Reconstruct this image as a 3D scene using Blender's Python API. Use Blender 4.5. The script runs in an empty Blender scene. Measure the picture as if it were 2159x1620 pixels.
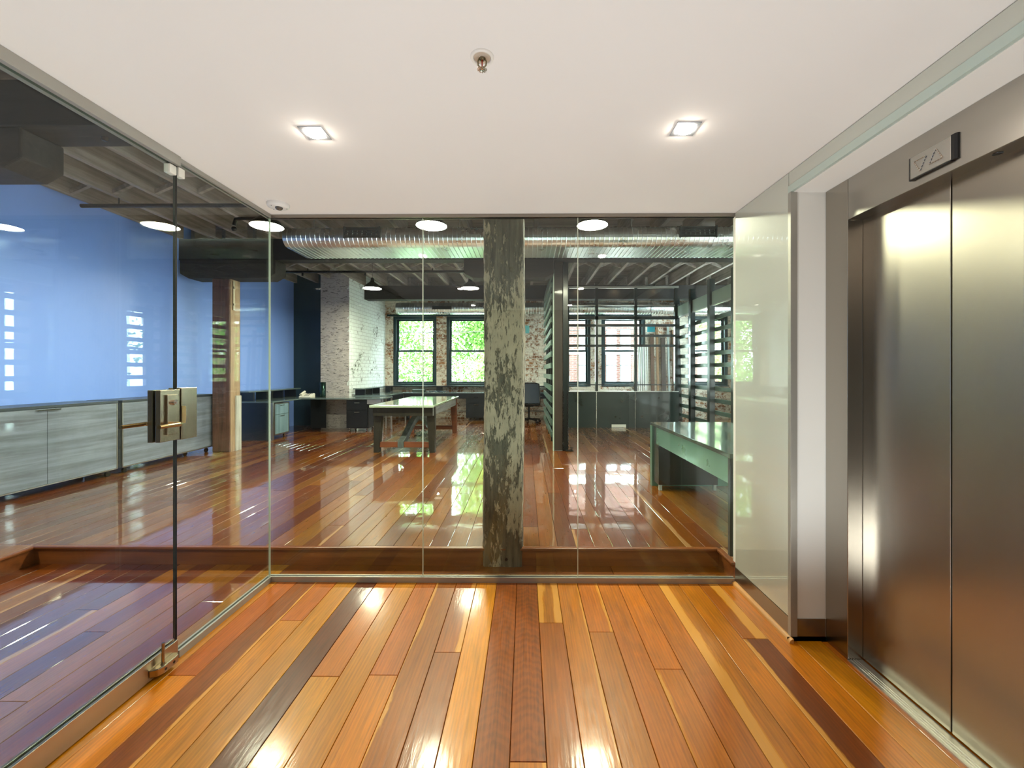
import bpy, bmesh, math, random
from mathutils import Vector, Matrix
random.seed(7)
PI = math.pi
scene = bpy.context.scene
COL = scene.collection

# ------------------------------------------------------------------ camera
F = 900.0
cam_d = bpy.data.cameras.new('camera'); cam = bpy.data.objects.new('camera', cam_d); COL.objects.link(cam)
cam.location = (0, 0, 1.374); cam.rotation_euler = (PI/2, 0, math.radians(0.5))
cam_d.sensor_fit = 'HORIZONTAL'; cam_d.sensor_width = 36; cam_d.lens = F*36/2159
cam_d.shift_x = -(1100-1079.5)/2159; cam_d.shift_y = (785-810)/2159
cam_d.clip_start = 0.02; cam_d.clip_end = 300
scene.camera = cam

# ------------------------------------------------------------------ view / world / sun
vs = scene.view_settings
vs.view_transform = 'Standard'; vs.look = 'None'; vs.gamma = 1; vs.use_curve_mapping = False
vs.exposure = 0.62
SKY_STRENGTH = 23.0
world = bpy.data.worlds.new('world'); scene.world = world; world.use_nodes = True
wn = world.node_tree; wn.nodes.clear()
wo = wn.nodes.new('ShaderNodeOutputWorld'); wb = wn.nodes.new('ShaderNodeBackground')
wb.inputs[0].default_value = (0.84, 0.94, 1.0, 1); wb.inputs[1].default_value = SKY_STRENGTH
wn.links.new(wb.outputs[0], wo.inputs[0])
sun_d = bpy.data.lights.new('sun', 'SUN'); sun = bpy.data.objects.new('sun', sun_d); COL.objects.link(sun)
sun_d.energy = 2.5; sun_d.angle = 0.02; sun_d.color = (1, .96, .88)
sun.rotation_euler = (math.radians(48), 0, 0); sun.location = (0, 0, 20)
PENDANT_L = 240; DOWN_L = 125; UPW = 56

# ------------------------------------------------------------------ helpers
def L(h):
    h = h.lstrip('#'); c = [int(h[i:i+2], 16)/255 for i in (0, 2, 4)]
    return tuple(x/12.92 if x <= .04045 else ((x+.055)/1.055)**2.4 for x in c)

class NT:
    def __init__(s, name):
        s.m = bpy.data.materials.new(name); s.m.use_nodes = True
        s.t = s.m.node_tree; s.t.nodes.clear()
        s.out = s.t.nodes.new('ShaderNodeOutputMaterial')
    def n(s, typ, ins=None, **kw):
        nd = s.t.nodes.new(typ)
        for k, v in kw.items(): setattr(nd, k, v)
        if ins:
            for k, v in ins.items():
                if hasattr(v, 'is_linked') or isinstance(v, bpy.types.NodeSocket): s.t.links.new(v, nd.inputs[k])
                else:
                    if isinstance(v, tuple) and len(v) == 3 and nd.inputs[k].type == 'RGBA': v = v+(1,)
                    nd.inputs[k].default_value = v
        return nd
    def math(s, op, a, b=0.0, c=None, clamp=False):
        d = {0: a, 1: b}
        if c is not None: d[2] = c
        return s.n('ShaderNodeMath', d, operation=op, use_clamp=clamp).outputs[0]
    def mix(s, fac, a, b, mode='MIX'):
        nd = s.t.nodes.new('ShaderNodeMix'); nd.data_type = 'RGBA'; nd.blend_type = mode
        for i, v in ((0, fac), (6, a), (7, b)):
            if isinstance(v, bpy.types.NodeSocket): s.t.links.new(v, nd.inputs[i])
            else: nd.inputs[i].default_value = v+(1,) if isinstance(v, tuple) and len(v) == 3 else v
        return nd.outputs[2]
    def pos(s): return s.n('ShaderNodeNewGeometry').outputs['Position']
    def obj(s): return s.n('ShaderNodeTexCoord').outputs['Object']
    def xyz(s, v):
        nd = s.n('ShaderNodeSeparateXYZ', {0: v}); return nd.outputs[0], nd.outputs[1], nd.outputs[2]
    def vec(s, x, y, z): return s.n('ShaderNodeCombineXYZ', {0: x, 1: y, 2: z}).outputs[0]
    def scale(s, v, sc): return s.n('ShaderNodeVectorMath', {0: v, 1: sc}, operation='MULTIPLY').outputs[0]
    def noise(s, v, sc=1.0, det=4.0, rough=.6, dist=0.0):
        return s.n('ShaderNodeTexNoise', {'Vector': v, 'Scale': sc, 'Detail': det, 'Roughness': rough, 'Distortion': dist}).outputs[0]
    def ramp(s, f, stops, interp='LINEAR'):
        nd = s.n('ShaderNodeValToRGB', {0: f}); r = nd.color_ramp; r.interpolation = interp
        while len(r.elements) < len(stops): r.elements.new(.5)
        for e, (p, c) in zip(r.elements, stops):
            e.position = p; e.color = (c+(1,)) if isinstance(c, tuple) else (c, c, c, 1)
        return nd.outputs[0]
    def mr(s, v, a, b, c=0.0, d=1.0):
        return s.n('ShaderNodeMapRange', {0: v, 1: a, 2: b, 3: c, 4: d}).outputs[0]
    def bump(s, h, st=.3, dist=.01): return s.n('ShaderNodeBump', {'Height': h, 'Strength': st, 'Distance': dist}).outputs[0]
    def bsdf(s, **kw):
        nd = s.n('ShaderNodeBsdfPrincipled')
        names = {'color': 'Base Color', 'rough': 'Roughness', 'metal': 'Metallic', 'normal': 'Normal', 'coat': 'Coat Weight',
                 'coatr': 'Coat Roughness', 'coatior': 'Coat IOR', 'aniso': 'Anisotropic', 'spec': 'Specular IOR Level', 'coatn': 'Coat Normal', 'tang': 'Tangent'}
        for k, v in kw.items():
            i = nd.inputs[names[k]]
            if isinstance(v, bpy.types.NodeSocket): s.t.links.new(v, i)
            else: i.default_value = v+(1,) if isinstance(v, tuple) and len(v) == 3 else v
        s.t.links.new(nd.outputs[0], s.out.inputs[0]); return nd

def plain(name, col, rough=.5, metal=0., coat=0., coatr=.05, mottle=.0, msc=3.0, cior=1.5):
    t = NT(name)
    c = L(col) if isinstance(col, str) else col
    if mottle:
        f = t.noise(t.pos(), msc, 5, .6)
        cc = t.mix(t.mr(f, .3, .7), tuple(x*(1-mottle) for x in c), tuple(min(1, x*(1+mottle)) for x in c))
        r = t.mr(f, .3, .7, rough*.85, rough*1.15)
        t.bsdf(color=cc, rough=r, metal=metal, coat=coat, coatr=coatr)
    else: t.bsdf(color=c, rough=rough, metal=metal, coat=coat, coatr=coatr, coatior=cior)
    return t.m

def emit(name, col, st):
    t = NT(name); e = t.n('ShaderNodeEmission', {0: L(col), 1: st}); t.t.links.new(e.outputs[0], t.out.inputs[0]); return t.m

def glassy(name, tint=(.90, .965, .94), rough=0.0, ior=1.5):
    t = NT(name)
    tr = t.n('ShaderNodeBsdfTransparent', {0: tint}); gl = t.n('ShaderNodeBsdfGlossy', {0: (1, 1, 1), 'Roughness': rough})
    g = t.n('ShaderNodeNewGeometry'); dt = t.n('ShaderNodeVectorMath', {0: g.outputs['Incoming'], 1: g.outputs['Normal']}, operation='DOT_PRODUCT').outputs['Value']
    om = t.math('SUBTRACT', 1.0, t.math('ABSOLUTE', dt), clamp=True); r0 = ((ior-1)/(ior+1))**2
    fr = t.math('ADD', r0, t.math('MULTIPLY', t.math('POWER', om, 5.0), 1-r0), clamp=True)
    mx = t.n('ShaderNodeMixShader', {0: fr, 1: tr.outputs[0], 2: gl.outputs[0]})
    t.t.links.new(mx.outputs[0], t.out.inputs[0]); return t.m

def timber(name, dark, light, axis='Y', sc=1.0, rough=.6, coat=0., bump=.3, sheen=0):
    t = NT(name); k = {'X': (.8, 14, 14), 'Y': (14, .8, 14), 'Z': (14, 14, .8)}[axis]
    v = t.scale(t.pos(), tuple(a*sc for a in k))
    f = t.noise(v, 1.5, 6, .65, .4); g = t.noise(t.pos(), 2.2*sc, 4, .6)
    h = t.math('ADD', t.math('MULTIPLY', f, .65), t.math('MULTIPLY', g, .35))
    c = t.ramp(h, [(.32, L(dark)), (.62, L(light))])
    t.bsdf(color=c, rough=rough, coat=coat, coatr=.06, normal=t.bump(f, bump, .004)); return t.m

def steel(name, col, rough=.3, axis='Z', aniso=.5):
    t = NT(name); k = {'X': (.6, 160, 160), 'Y': (160, .6, 160), 'Z': (160, 160, .6)}[axis]
    f = t.noise(t.scale(t.pos(), k), 1, 3, .5); g = t.noise(t.pos(), 3, 3, .5)
    r = rough
    t.bsdf(color=L(col), rough=r, metal=1.0); return t.m

def brick(name, plane='XZ', paint=.5, c1='#9b5a3c', c2='#6a4030', mortar='#b8ac98', paintc='#e6e2da', rough=.85, sharp=.04, bscale=1.0):
    t = NT(name); x, y, z = t.xyz(t.pos())
    v = t.vec(x if plane == 'XZ' else y, z, 0.0)
    wob = t.noise(t.pos(), 9, 3, .6); v2 = t.n('ShaderNodeVectorMath', {0: v, 1: t.vec(t.mr(wob, 0, 1, -.006, .006), t.mr(wob, 0, 1, .006, -.006), 0.0)}, operation='ADD').outputs[0]
    b = t.n('ShaderNodeTexBrick', {'Vector': v2, 'Color1': L(c1), 'Color2': L(c2), 'Mortar': L(mortar), 'Scale': 1.0, 'Mortar Size': .007,
            'Mortar Smooth': .2, 'Bias': 0.0, 'Brick Width': .235*bscale, 'Row Height': .083*bscale})
    n1 = t.noise(t.pos(), 11, 6, .75, .6); n2 = t.noise(t.pos(), 1.6, 3, .5)
    m = t.math('ADD', t.math('MULTIPLY', n1, .7), t.math('MULTIPLY', n2, .5))
    m = t.math('ADD', m, t.math('MULTIPLY', b.outputs['Fac'], .12))
    thr = .60 - (paint-.5)*.5
    pm = t.mr(m, thr-sharp, thr+sharp)
    g = t.noise(t.pos(), 30, 3, .6)
    base = t.mix(t.mr(g, .3, .7, 0, .35), b.outputs['Color'], tuple(c*.5 for c in L(c2)))
    pc = t.mix(t.math('MULTIPLY', b.outputs['Fac'], .45), L(paintc), tuple(x*.45 for x in L(paintc)))
    c = t.mix(pm, base, pc)
    h = t.math('ADD', t.math('MULTIPLY', b.outputs['Fac'], -1.0), t.math('MULTIPLY', n1, .8))
    t.bsdf(color=c, rough=rough, normal=t.bump(h, .7, .012)); return t.m

# mesh collector ------------------------------------------------------------
class MB:
    def __init__(s): s.v = []; s.f = []; s.sm = set()
    def add(s, vs, fs, smooth=False):
        o = len(s.v); s.v += [tuple(v) for v in vs]
        for f in fs:
            if smooth: s.sm.add(len(s.f))
            s.f.append([o+i for i in f])
        return s
    def box(s, x0, x1, y0, y1, z0, z1, rot=0., piv=None):
        vs = [Vector(p) for p in ((x0,y0,z0),(x1,y0,z0),(x1,y1,z0),(x0,y1,z0),(x0,y0,z1),(x1,y0,z1),(x1,y1,z1),(x0,y1,z1))]
        if rot:
            p = Vector(piv or ((x0+x1)/2, (y0+y1)/2, 0)); R = Matrix.Rotation(rot, 3, 'Z'); vs = [R@(q-p)+p for q in vs]
        return s.add(vs, [(0,3,2,1),(4,5,6,7),(0,1,5,4),(1,2,6,5),(2,3,7,6),(3,0,4,7)])
    def hexa(s, b, t):
        return s.add(list(b)+list(t), [(0,3,2,1),(4,5,6,7),(0,1,5,4),(1,2,6,5),(2,3,7,6),(3,0,4,7)])
    def bar(s, p, q, w, h, up=(0,0,1)):
        p = Vector(p); q = Vector(q); d = (q-p).normalized(); u = Vector(up)
        a = d.cross(u)
        if a.length < 1e-4: a = Vector((1,0,0))
        a.normalize(); u = a.cross(d).normalized(); a *= w/2; u = u*(h/2)
        return s.hexa([p-a-u, p+a-u, q+a-u, q-a-u], [p-a+u, p+a+u, q+a+u, q-a+u])
    def tube(s, pts, r, n=12, cap=True, closed=False):
        pts = [Vector(p) for p in pts]; rings = []; prev = None
        for i, p in enumerate(pts):
            if closed: d = pts[(i+1) % len(pts)]-pts[i-1]
            else: d = (pts[min(i+1, len(pts)-1)]-pts[max(i-1, 0)])
            d.normalize()
            if prev is None:
                a = d.cross(Vector((0,0,1)));
                if a.length < 1e-3: a = d.cross(Vector((1,0,0)))
            else: a = prev-d*prev.dot(d)
            a.normalize(); prev = a; b = d.cross(a)
            rr = r[i] if isinstance(r, (list, tuple)) else r
            rings.append([p+(a*math.cos(2*PI*k/n)+b*math.sin(2*PI*k/n))*rr for k in range(n)])
        vs = [q for rg in rings for q in rg]; fs = []
        m = len(rings)
        for i in range(m if closed else m-1):
            j = (i+1) % m
            for k in range(n): fs.append((i*n+k, i*n+(k+1) % n, j*n+(k+1) % n, j*n+k))
        s.add(vs, fs, True)
        if cap and not closed:
            s.add(rings[0], [tuple(range(n))[::-1]]); s.add(rings[-1], [tuple(range(n))])
        return s
    def lathe(s, prof, c=(0,0,0), n=28, smooth=True):
        c = Vector(c); vs = []; fs = []
        for (r, z) in prof:
            for k in range(n): vs.append(c+Vector((r*math.cos(2*PI*k/n), r*math.sin(2*PI*k/n), z)))
        for i in range(len(prof)-1):
            for k in range(n): fs.append((i*n+k, i*n+(k+1) % n, (i+1)*n+(k+1) % n, (i+1)*n+k))
        return s.add(vs, fs, smooth)
    def prism(s, poly, a0, a1, axis='X'):
        def P(u, v, a): return {'X': (a, u, v), 'Y': (u, a, v), 'Z': (u, v, a)}[axis]
        n = len(poly); vs = [P(u, v, a0) for u, v in poly]+[P(u, v, a1) for u, v in poly]
        return s.add(vs, [tuple(range(n))[::-1], tuple(range(n, 2*n))]+[(i, (i+1) % n, n+(i+1) % n, n+i) for i in range(n)])
    def build(s, name, mat, parent=None, loc=None, bevel=0., seg=2, fix=True):
        me = bpy.data.meshes.new(name)
        off = Vector((0,0,0))
        if parent is not None: off = root_loc(parent)
        elif loc is not None: off = Vector(loc)
        me.from_pydata([tuple(Vector(v)-off) for v in s.v], [], s.f); me.materials.append(mat)
        for i in s.sm: me.polygons[i].use_smooth = True
        if fix:
            bm = bmesh.new(); bm.from_mesh(me); bmesh.ops.recalc_face_normals(bm, faces=bm.faces); bm.to_mesh(me); bm.free()
        o = bpy.data.objects.new(name, me); COL.objects.link(o)
        if parent is not None: o.parent = parent
        else: o.location = off
        if bevel:
            b = o.modifiers.new('bevel', 'BEVEL'); b.width = bevel; b.segments = seg; b.limit_method = 'ANGLE'
        return o

def root_loc(o):
    while o.parent: o = o.parent
    return Vector(o.location)
def tag(o, label, cat, group=None):
    o['label'] = label; o['category'] = cat
    if group: o['group'] = group
    return o
def thing(name, label, cat, loc, group=None):
    o = bpy.data.objects.new(name, None); COL.objects.link(o); o.location = loc; o.empty_display_size = .1
    return tag(o, label, cat, group)
def struct(o): o['kind'] = 'structure'; return o
def kids(o): return [c for c in list(bpy.data.objects) if c.parent == o]
def dup(o, loc, label=None):
    r = o.copy(); COL.objects.link(r); r.location = loc
    if label: r['label'] = label
    for c in kids(o):
        d = c.copy(); COL.objects.link(d); d.parent = r
        for g in kids(c):
            e = g.copy(); COL.objects.link(e); e.parent = d
    return r
ORD = ['first','second','third','fourth','fifth','sixth','seventh','eighth','ninth','tenth','eleventh','twelfth','thirteenth','fourteenth','fifteenth','sixteenth','seventeenth','eighteenth','nineteenth','twentieth','twenty-first','twenty-second','twenty-third']

# ------------------------------------------------------------------ materials
M = {}
def floor_mat(name, rough, coat, coatr, wav, gloss_bump, dark=1.0, ior=1.5, sat=1.0):
    t = NT(name)
    a = t.n('ShaderNodeVertexColor', layer_name='board'); x = t.n('ShaderNodeVertexColor', layer_name='aux')
    uv = t.n('ShaderNodeUVMap', uv_map='bu').outputs[0]
    u, v, _ = t.xyz(uv); ar, ag, ab = t.n('ShaderNodeSeparateColor', {0: x.outputs[0]}).outputs[:3]
    g1 = t.noise(t.vec(t.math('MULTIPLY', u, 9.0), t.math('MULTIPLY', v, 1.6), 0.0), 2.0, 7, .7, .5)
    g2 = t.noise(t.vec(t.math('MULTIPLY', u, 1.4), t.math('MULTIPLY', v, 1.3), 3.0), 1.6, 4, .6, 1.2)
    rings = t.n('ShaderNodeTexWave', {'Vector': t.vec(t.math('MULTIPLY', u, 1.2), t.math('MULTIPLY', v, .35), 0.0), 'Scale': 2.2, 'Distortion': 9.0, 'Detail': 3.0, 'Detail Scale': .8}, wave_type='BANDS', bands_direction='X').outputs['Fac']
    cur = t.n('ShaderNodeTexWave', {'Vector': t.vec(t.math('MULTIPLY', t.math('ABSOLUTE', t.math('SUBTRACT', u, .5)), .09), t.math('ADD', v, t.math('MULTIPLY', g2, .06)), 0.0), 'Scale': 13.0, 'Distortion': 5.0, 'Detail': 3.0, 'Detail Scale': 1.2, 'Phase Offset': 0.0}, bands_direction='DIAGONAL').outputs['Fac']
    br = t.math('ADD', t.mr(g1, .3, .7, .80, 1.12), t.mr(g2, .3, .7, -.14, .14))
    br = t.math('ADD', br, t.mr(rings, 0, 1, -.09, .05))
    br = t.math('SUBTRACT', br, t.math('MULTIPLY', t.mr(cur, .1, .9, .15, -.03), ab))
    col = t.mix(1.0, a.outputs[0], t.n('ShaderNodeCombineXYZ', {0: br, 1: br, 2: br}).outputs[0], 'MULTIPLY')
    g3 = t.noise(t.vec(t.math('MULTIPLY', u, 1.1), t.math('MULTIPLY', v, 2.0), 9.0), 1.8, 5, .65, 1.5)
    col = t.mix(t.mr(g3, .35, .7, 0, .55), col, t.mix(1.0, col, (1.38, 1.12, .72), 'MULTIPLY'))
    g4 = t.noise(t.vec(t.math('MULTIPLY', u, .9), t.math('MULTIPLY', v, 1.1), 19.0), 2.3, 6, .7, 2.2)
    col = t.mix(t.mr(g4, .56, .72, 0, .5), col, t.mix(1.0, col, (.62, .52, .42), 'MULTIPLY'))
    nn = t.mr(g2, .2, .8, -.35, .35)
    s1 = t.math('LESS_THAN', t.math('ADD', u, t.math('MULTIPLY', nn, .45)), ar)
    s1s = t.mr(t.math('SUBTRACT', ar, t.math('ADD', u, t.math('MULTIPLY', nn, .45))), -.02, .05)
    s2s = t.mr(t.math('SUBTRACT', ag, t.math('ADD', t.math('SUBTRACT', 1.0, u), t.math('MULTIPLY', nn, .45))), -.02, .05)
    sap = t.math('MAXIMUM', t.math('MULTIPLY', s1s, t.math('GREATER_THAN', ar, .01)), t.math('MULTIPLY', s2s, t.math('GREATER_THAN', ag, .01)))
    col = t.mix(t.math('MULTIPLY', sap, .8), col, L('#f4bf8a'))
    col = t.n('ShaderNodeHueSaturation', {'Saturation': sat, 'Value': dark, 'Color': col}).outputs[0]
    big = t.noise(t.pos(), 5.5, 2, .5); fine = t.noise(t.scale(t.pos(), (60, 8, 20)), 1, 3, .6)
    h = t.math('ADD', t.math('MULTIPLY', big, wav), t.math('MULTIPLY', fine, gloss_bump))
    nb = t.bump(h, 1.0, .002)
    t.bsdf(color=col, rough=t.mr(fine, .3, .7, rough*.85, rough*1.2), coat=coat, coatr=coatr, coatior=ior, normal=nb, coatn=nb, spec=.35)
    return t.m
M['lobbyfloor'] = floor_mat('lobby_boards', .36, .25, .12, .3, .2, .75, 1.5, 1.27)
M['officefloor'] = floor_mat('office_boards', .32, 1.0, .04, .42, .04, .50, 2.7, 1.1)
M['riser'] = timber('step_riser_timber', '#5a2c12', '#8a4c22', 'X', .8, .3, .6, .1)
M['seam'] = plain('board_gap', '#1c0f08', .8)
M['ceiling'] = plain('white_ceiling_paint', '#e4e0dc', .8, mottle=.01, msc=1.5)
M['white'] = plain('white_wall_paint', '#e2dfd8', .6)
M['backglass'] = plain('white_backpainted_glass', '#b9bbae', .35, coat=1.0, coatr=.012, cior=2.0)
M['glassedge'] = plain('pale_green_glass_edge', '#b4c2b8', .2, coat=.6)
M['alu'] = plain('satin_aluminium', '#a8a59c', .38, .55)
M['aludark'] = steel('grey_aluminium', '#9a938a', .3, 'X', .2)  # even grey metal for skirtings and ceiling channel
M['lift'] = steel('brushed_stainless_lift_door', '#a69f94', .27, 'X', .65)
M['liftframe'] = steel('brushed_stainless_lift_frame', '#aaa49a', .26, 'Z', .6)
M['sill'] = steel('lift_sill_aluminium', '#d8d5cf', .45, 'Y', .2)
M['chrome'] = plain('chrome', '#d8d2c8', .12, 1.)
M['satin'] = plain('satin_nickel', '#a89a84', .24, 1.)
M['black'] = plain('black_plastic', '#0c0c0d', .3)
M['rubber'] = plain('black_rubber_seal', '#0b0c0c', .6)
M['bead'] = timber('honey_timber_bead', '#a3682c', '#d79a52', 'Y', 1, .35, .4, .1)
M['glass'] = glassy('clear_glass', ior=1.40)
M['winglass'] = glassy('window_glass', (.97, .99, .98))
M['seamglass'] = plain('silicone_joint', '#c9cdb9', .35)
M['beam'] = timber('dark_rough_sawn_timber', '#0f0c0b', '#2c2624', 'X', .8, .75, 0, .6)
M['beamy'] = timber('rough_joist_timber', '#6a605a', '#a89c94', 'Y', .8, .8, 0, .4)
M['deck'] = timber('ceiling_deck_boards', '#4a403a', '#8c8078', 'X', .5, .85, 0, .5)
M['bolster'] = timber('rough_bolster_timber', '#14100e', '#362e28', 'X', 1.0, .75, 0, .8)
M['blue'] = NT('cornflower_blue_wall_paint')
_t = M['blue']; _t.bsdf(color=L('#88abfa'), rough=.40, normal=_t.bump(_t.noise(_t.pos(), 40, 3, .6), .08, .002)); M['blue'] = _t.m
M['teal'] = plain('dark_teal_wall_paint', '#16323f', .55, mottle=.08)
M['frame'] = plain('dark_teal_window_frame', '#12323a', .4)
M['blacksteel'] = plain('black_green_steel', '#101a1a', .32, coat=.3, coatr=.15, mottle=.1)
M['darkpanel'] = plain('dark_green_panel', '#1c2925', .3, coat=.4, coatr=.12, mottle=.15)
M['greenmetal'] = plain('blue_green_reflective_laminate', '#5d8a78', .3, .35, .5, .12, mottle=.04)
M['desktop'] = plain('dark_polished_worktop', '#3a4640', .16, .3, .7, .06, mottle=.1)
M['navydesk'] = plain('navy_black_desk_panel', '#10161f', .35, coat=.4, coatr=.12, mottle=.2)
M['greydesktop'] = plain('grey_worktop', '#5c6a6c', .2, coat=.5, coatr=.08)
M['steeltrim'] = steel('pale_steel_edging', '#c4c2bd', .35, 'Z', .2)
M['bluesteel'] = timber('blued_steel_front', '#35505c', '#7d98a4', 'Z', .5, .3, .3, .02)
M['ply'] = timber('grey_stained_ply', '#4c5058', '#8b94a2', 'Y', .6, .4, .25, .1)
M['plytop'] = plain('charcoal_cabinet_top', '#3a4148', .35)
M['tableedge'] = timber('dark_table_timber', '#10120c', '#2a261c', 'Z', 1, .45, .2, .2)
M['tablestretch'] = timber('red_brown_table_timber', '#4a2412', '#7c4424', 'X', 1, .45, .2, .2)
M['tabletop'] = plain('pale_glossy_table_top', '#a8b8a4', .14, coat=.8, coatr=.05, mottle=.05)
M['greybrace'] = timber('grey_curved_brace', '#2c3230', '#5a6260', 'Z', 1, .5, .1, .2)
M['duct'] = plain('galvanised_duct', '#eaf0f0', .3, 1.0, mottle=.12)
M['grille'] = plain('dark_duct_grille', '#1c2020', .5)
M['pipe'] = plain('black_steel_pipe', '#15100e', .35, .4)
M['redpipe'] = plain('red_oxide_pipe', '#5a1c14', .5)
M['shade'] = plain('charcoal_pendant_shade', '#1a1c1a', .35, .3)
M['shadein'] = plain('white_shade_lining', '#e8e4da', .5)
M['pglow'] = emit('pendant_diffuser_glow', '#fff3d6', PENDANT_L)
M['dglow'] = emit('downlight_lamp_glow', '#fff2e0', DOWN_L)
M['sglow'] = emit('spotlight_lamp_glow', '#ffd9a0', 90)
M['slat'] = timber('green_grey_slat_timber', '#22352f', '#4c665c', 'Y', 1, .45, .2, .3)
M['darkslat'] = timber('black_slat_timber', '#0c1212', '#1d2424', 'X', 1, .4, .2, .2)
M['fascia'] = plain('pale_green_fascia', '#9aa89a', .4)
M['brown'] = timber('brown_screen_timber', '#130d0a', '#33271d', 'Z', 1, .55, .1, .3)
M['brickx'] = brick('whitewashed_brick_back_wall', 'XZ', .56, c1='#b07c54', c2='#80543c', paintc='#e8dfd0')
M['bricky'] = brick('white_painted_brick_return', 'YZ', .70, c1='#5c6658', c2='#444c42', mortar='#9aa298', paintc='#f0f4f2')
M['brickside'] = brick('whitewashed_brick_side_wall', 'YZ', .45)
M['brickout'] = brick('street_brickwork', 'XZ', .05, c1='#57302a', c2='#40221c', mortar='#6c625c', paintc='#efe8e0', bscale=1.0)
t = NT('rough_painted_render')
n1 = t.noise(t.scale(t.pos(), (5, 5, 16)), 1.6, 6, .7, 1.5); n2 = t.noise(t.pos(), 2.5, 4, .6)
bk = t.mr(n1, .55, .60)
c = t.mix(t.math('MULTIPLY', bk, .8), t.mix(n2, L('#a59c9e'), L('#d2c8c4')), L('#4a4648'))
t.bsdf(color=c, rough=.85, normal=t.bump(n1, .9, .03)); M['render'] = t.m
# peeling paint on the posts
def peel(name, wood1, wood2, paintc, thr, ax=1.0):
    t = NT(name); P = t.pos(); x, y, z = t.xyz(P)
    gr = t.noise(t.scale(P, (22, 22, 1.6)), 1.3, 7, .7, .5)
    wood = t.ramp(gr, [(.3, L(wood1)), (.66, L(wood2))])
    pn = t.noise(t.scale(P, (34, 34, 9.0)), 1.0, 10, .78, .4); pl = t.noise(t.scale(P, (6, 6, 2.2)), 1.0, 3, .5)
    m = t.math('ADD', t.math('MULTIPLY', pn, .65), t.math('MULTIPLY', pl, .45))
    hi = t.math('MULTIPLY', t.mr(z, 2.05, 2.5, 0, .12), ax)
    m = t.math('SUBTRACT', m, hi)
    m = t.math('SUBTRACT', m, t.math('MULTIPLY', t.mr(z, .45, .1, 0, .05), ax))
    mask = t.mr(m, thr-.012, thr+.012)
    pc = t.mix(t.mr(t.noise(P, 6, 4, .6), .3, .7), L(paintc), tuple(c*.72 for c in L(paintc)))
    crack = t.mr(t.noise(t.scale(P, (70, 70, 14)), 1.0, 5, .65), .57, .62)
    pc = t.mix(t.math('MULTIPLY', crack, .75), pc, L(wood1))
    col = t.mix(mask, wood, pc)
    h = t.math('ADD', t.math('MULTIPLY', mask, .5), gr)
    t.bsdf(color=col, rough=.72, normal=t.bump(h, .9, .008)); return t.m
M['post'] = peel('weathered_post_peeling_paint', '#211a13', '#6e6250', '#b09c84', .535)
M['postdark'] = timber('brown_oiled_post', '#33211a', '#6b4a38', 'Z', 1, .5, .15, .4)
M['postlight'] = timber('pale_brown_post_side', '#7c6348', '#b09272', 'Z', 1, .6, .05, .4)
M['plaster'] = plain('lift_core_plaster', '#cfcdc6', .7)
t = NT('green_leaf'); 
li = t.n('ShaderNodeAttribute', attribute_name='leafv').outputs['Fac']
lc = t.ramp(li, [(0, L('#4f7a34')), (.5, L('#6f9a4c')), (1, L('#a8c87c'))])
d = t.n('ShaderNodeBsdfDiffuse', {0: lc}); tl = t.n('ShaderNodeBsdfTranslucent', {0: lc}); mx = t.n('ShaderNodeMixShader', {0: .45, 1: d.outputs[0], 2: tl.outputs[0]})
t.t.links.new(mx.outputs[0], t.out.inputs[0]); M['leaf'] = t.m
M['bark'] = timber('pale_bark', '#7c705e', '#b5a88e', 'Z', 1, .9, 0, .5)
M['street'] = plain('street_asphalt', '#8a8a86', .9)
M['phone'] = plain('cream_telephone_plastic', '#ddd8cc', .4)
M['cyan'] = plain('cyan_sign_face', '#2aa7b8', .35)
M['fabric'] = plain('charcoal_chair_fabric', '#1b1e22', .8)
M['greymesh'] = plain('blue_grey_chair_mesh', '#323b48', .5)
M['plywhite'] = plain('white_plastic_pipe', '#e6e4de', .4)

# ------------------------------------------------------------------ floors built board by board
def boards(name, rows, z, mat, thick=.02):
    """rows: list of (x0,x1,y0,y1,color,sapL,sapR,curl,alongX)"""
    g = .0011
    vs, fs, cols, auxs, uvs = [], [], [], [], []
    for (x0, x1, y0, y1, c, sl, sr, cu, ax) in rows:
        o = len(vs); b = .0018
        vs += [(x0+g+b,y0+g+b,z),(x1-g-b,y0+g+b,z),(x1-g-b,y1-g-b,z),(x0+g+b,y1-g-b,z),
               (x0+g,y0+g,z-b),(x1-g,y0+g,z-b),(x1-g,y1-g,z-b),(x0+g,y1-g,z-b),
               (x0+g,y0+g,z-thick),(x1-g,y0+g,z-thick),(x1-g,y1-g,z-thick),(x0+g,y1-g,z-thick)]
        ff = [(0,1,2,3)]+[(4+i, 4+(i+1)%4, (i+1)%4, i) for i in range(4)]+[(8+i, 8+(i+1)%4, 4+(i+1)%4, 4+i) for i in range(4)]
        r1 = random.random()*40; r2 = random.random()*40
        for f in ff:
            fs.append([o+i for i in f])
            for i in f:
                px, py, _ = vs[o+i]
                if ax: u = (py-y0)/(y1-y0); v = px
                else: u = (px-x0)/(x1-x0); v = py
                uvs.append((u, v+r1)); cols.append(c); auxs.append((sl, sr, cu))
    me = bpy.data.meshes.new(name); me.from_pydata(vs, [], fs); me.materials.append(mat)
    me.uv_layers.new(name='bu'); me.color_attributes.new('board', 'FLOAT_COLOR', 'CORNER'); me.color_attributes.new('aux', 'FLOAT_COLOR', 'CORNER')
    me.uv_layers['bu'].data.foreach_set('uv', [q for uv in uvs for q in uv])
    me.color_attributes['board'].data.foreach_set('color', [q for c in cols for q in (*c, 1)])
    me.color_attributes['aux'].data.foreach_set('color', [q for a in auxs for q in (*a, 1)])
    o = bpy.data.objects.new(name, me); COL.objects.link(o); return o
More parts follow.
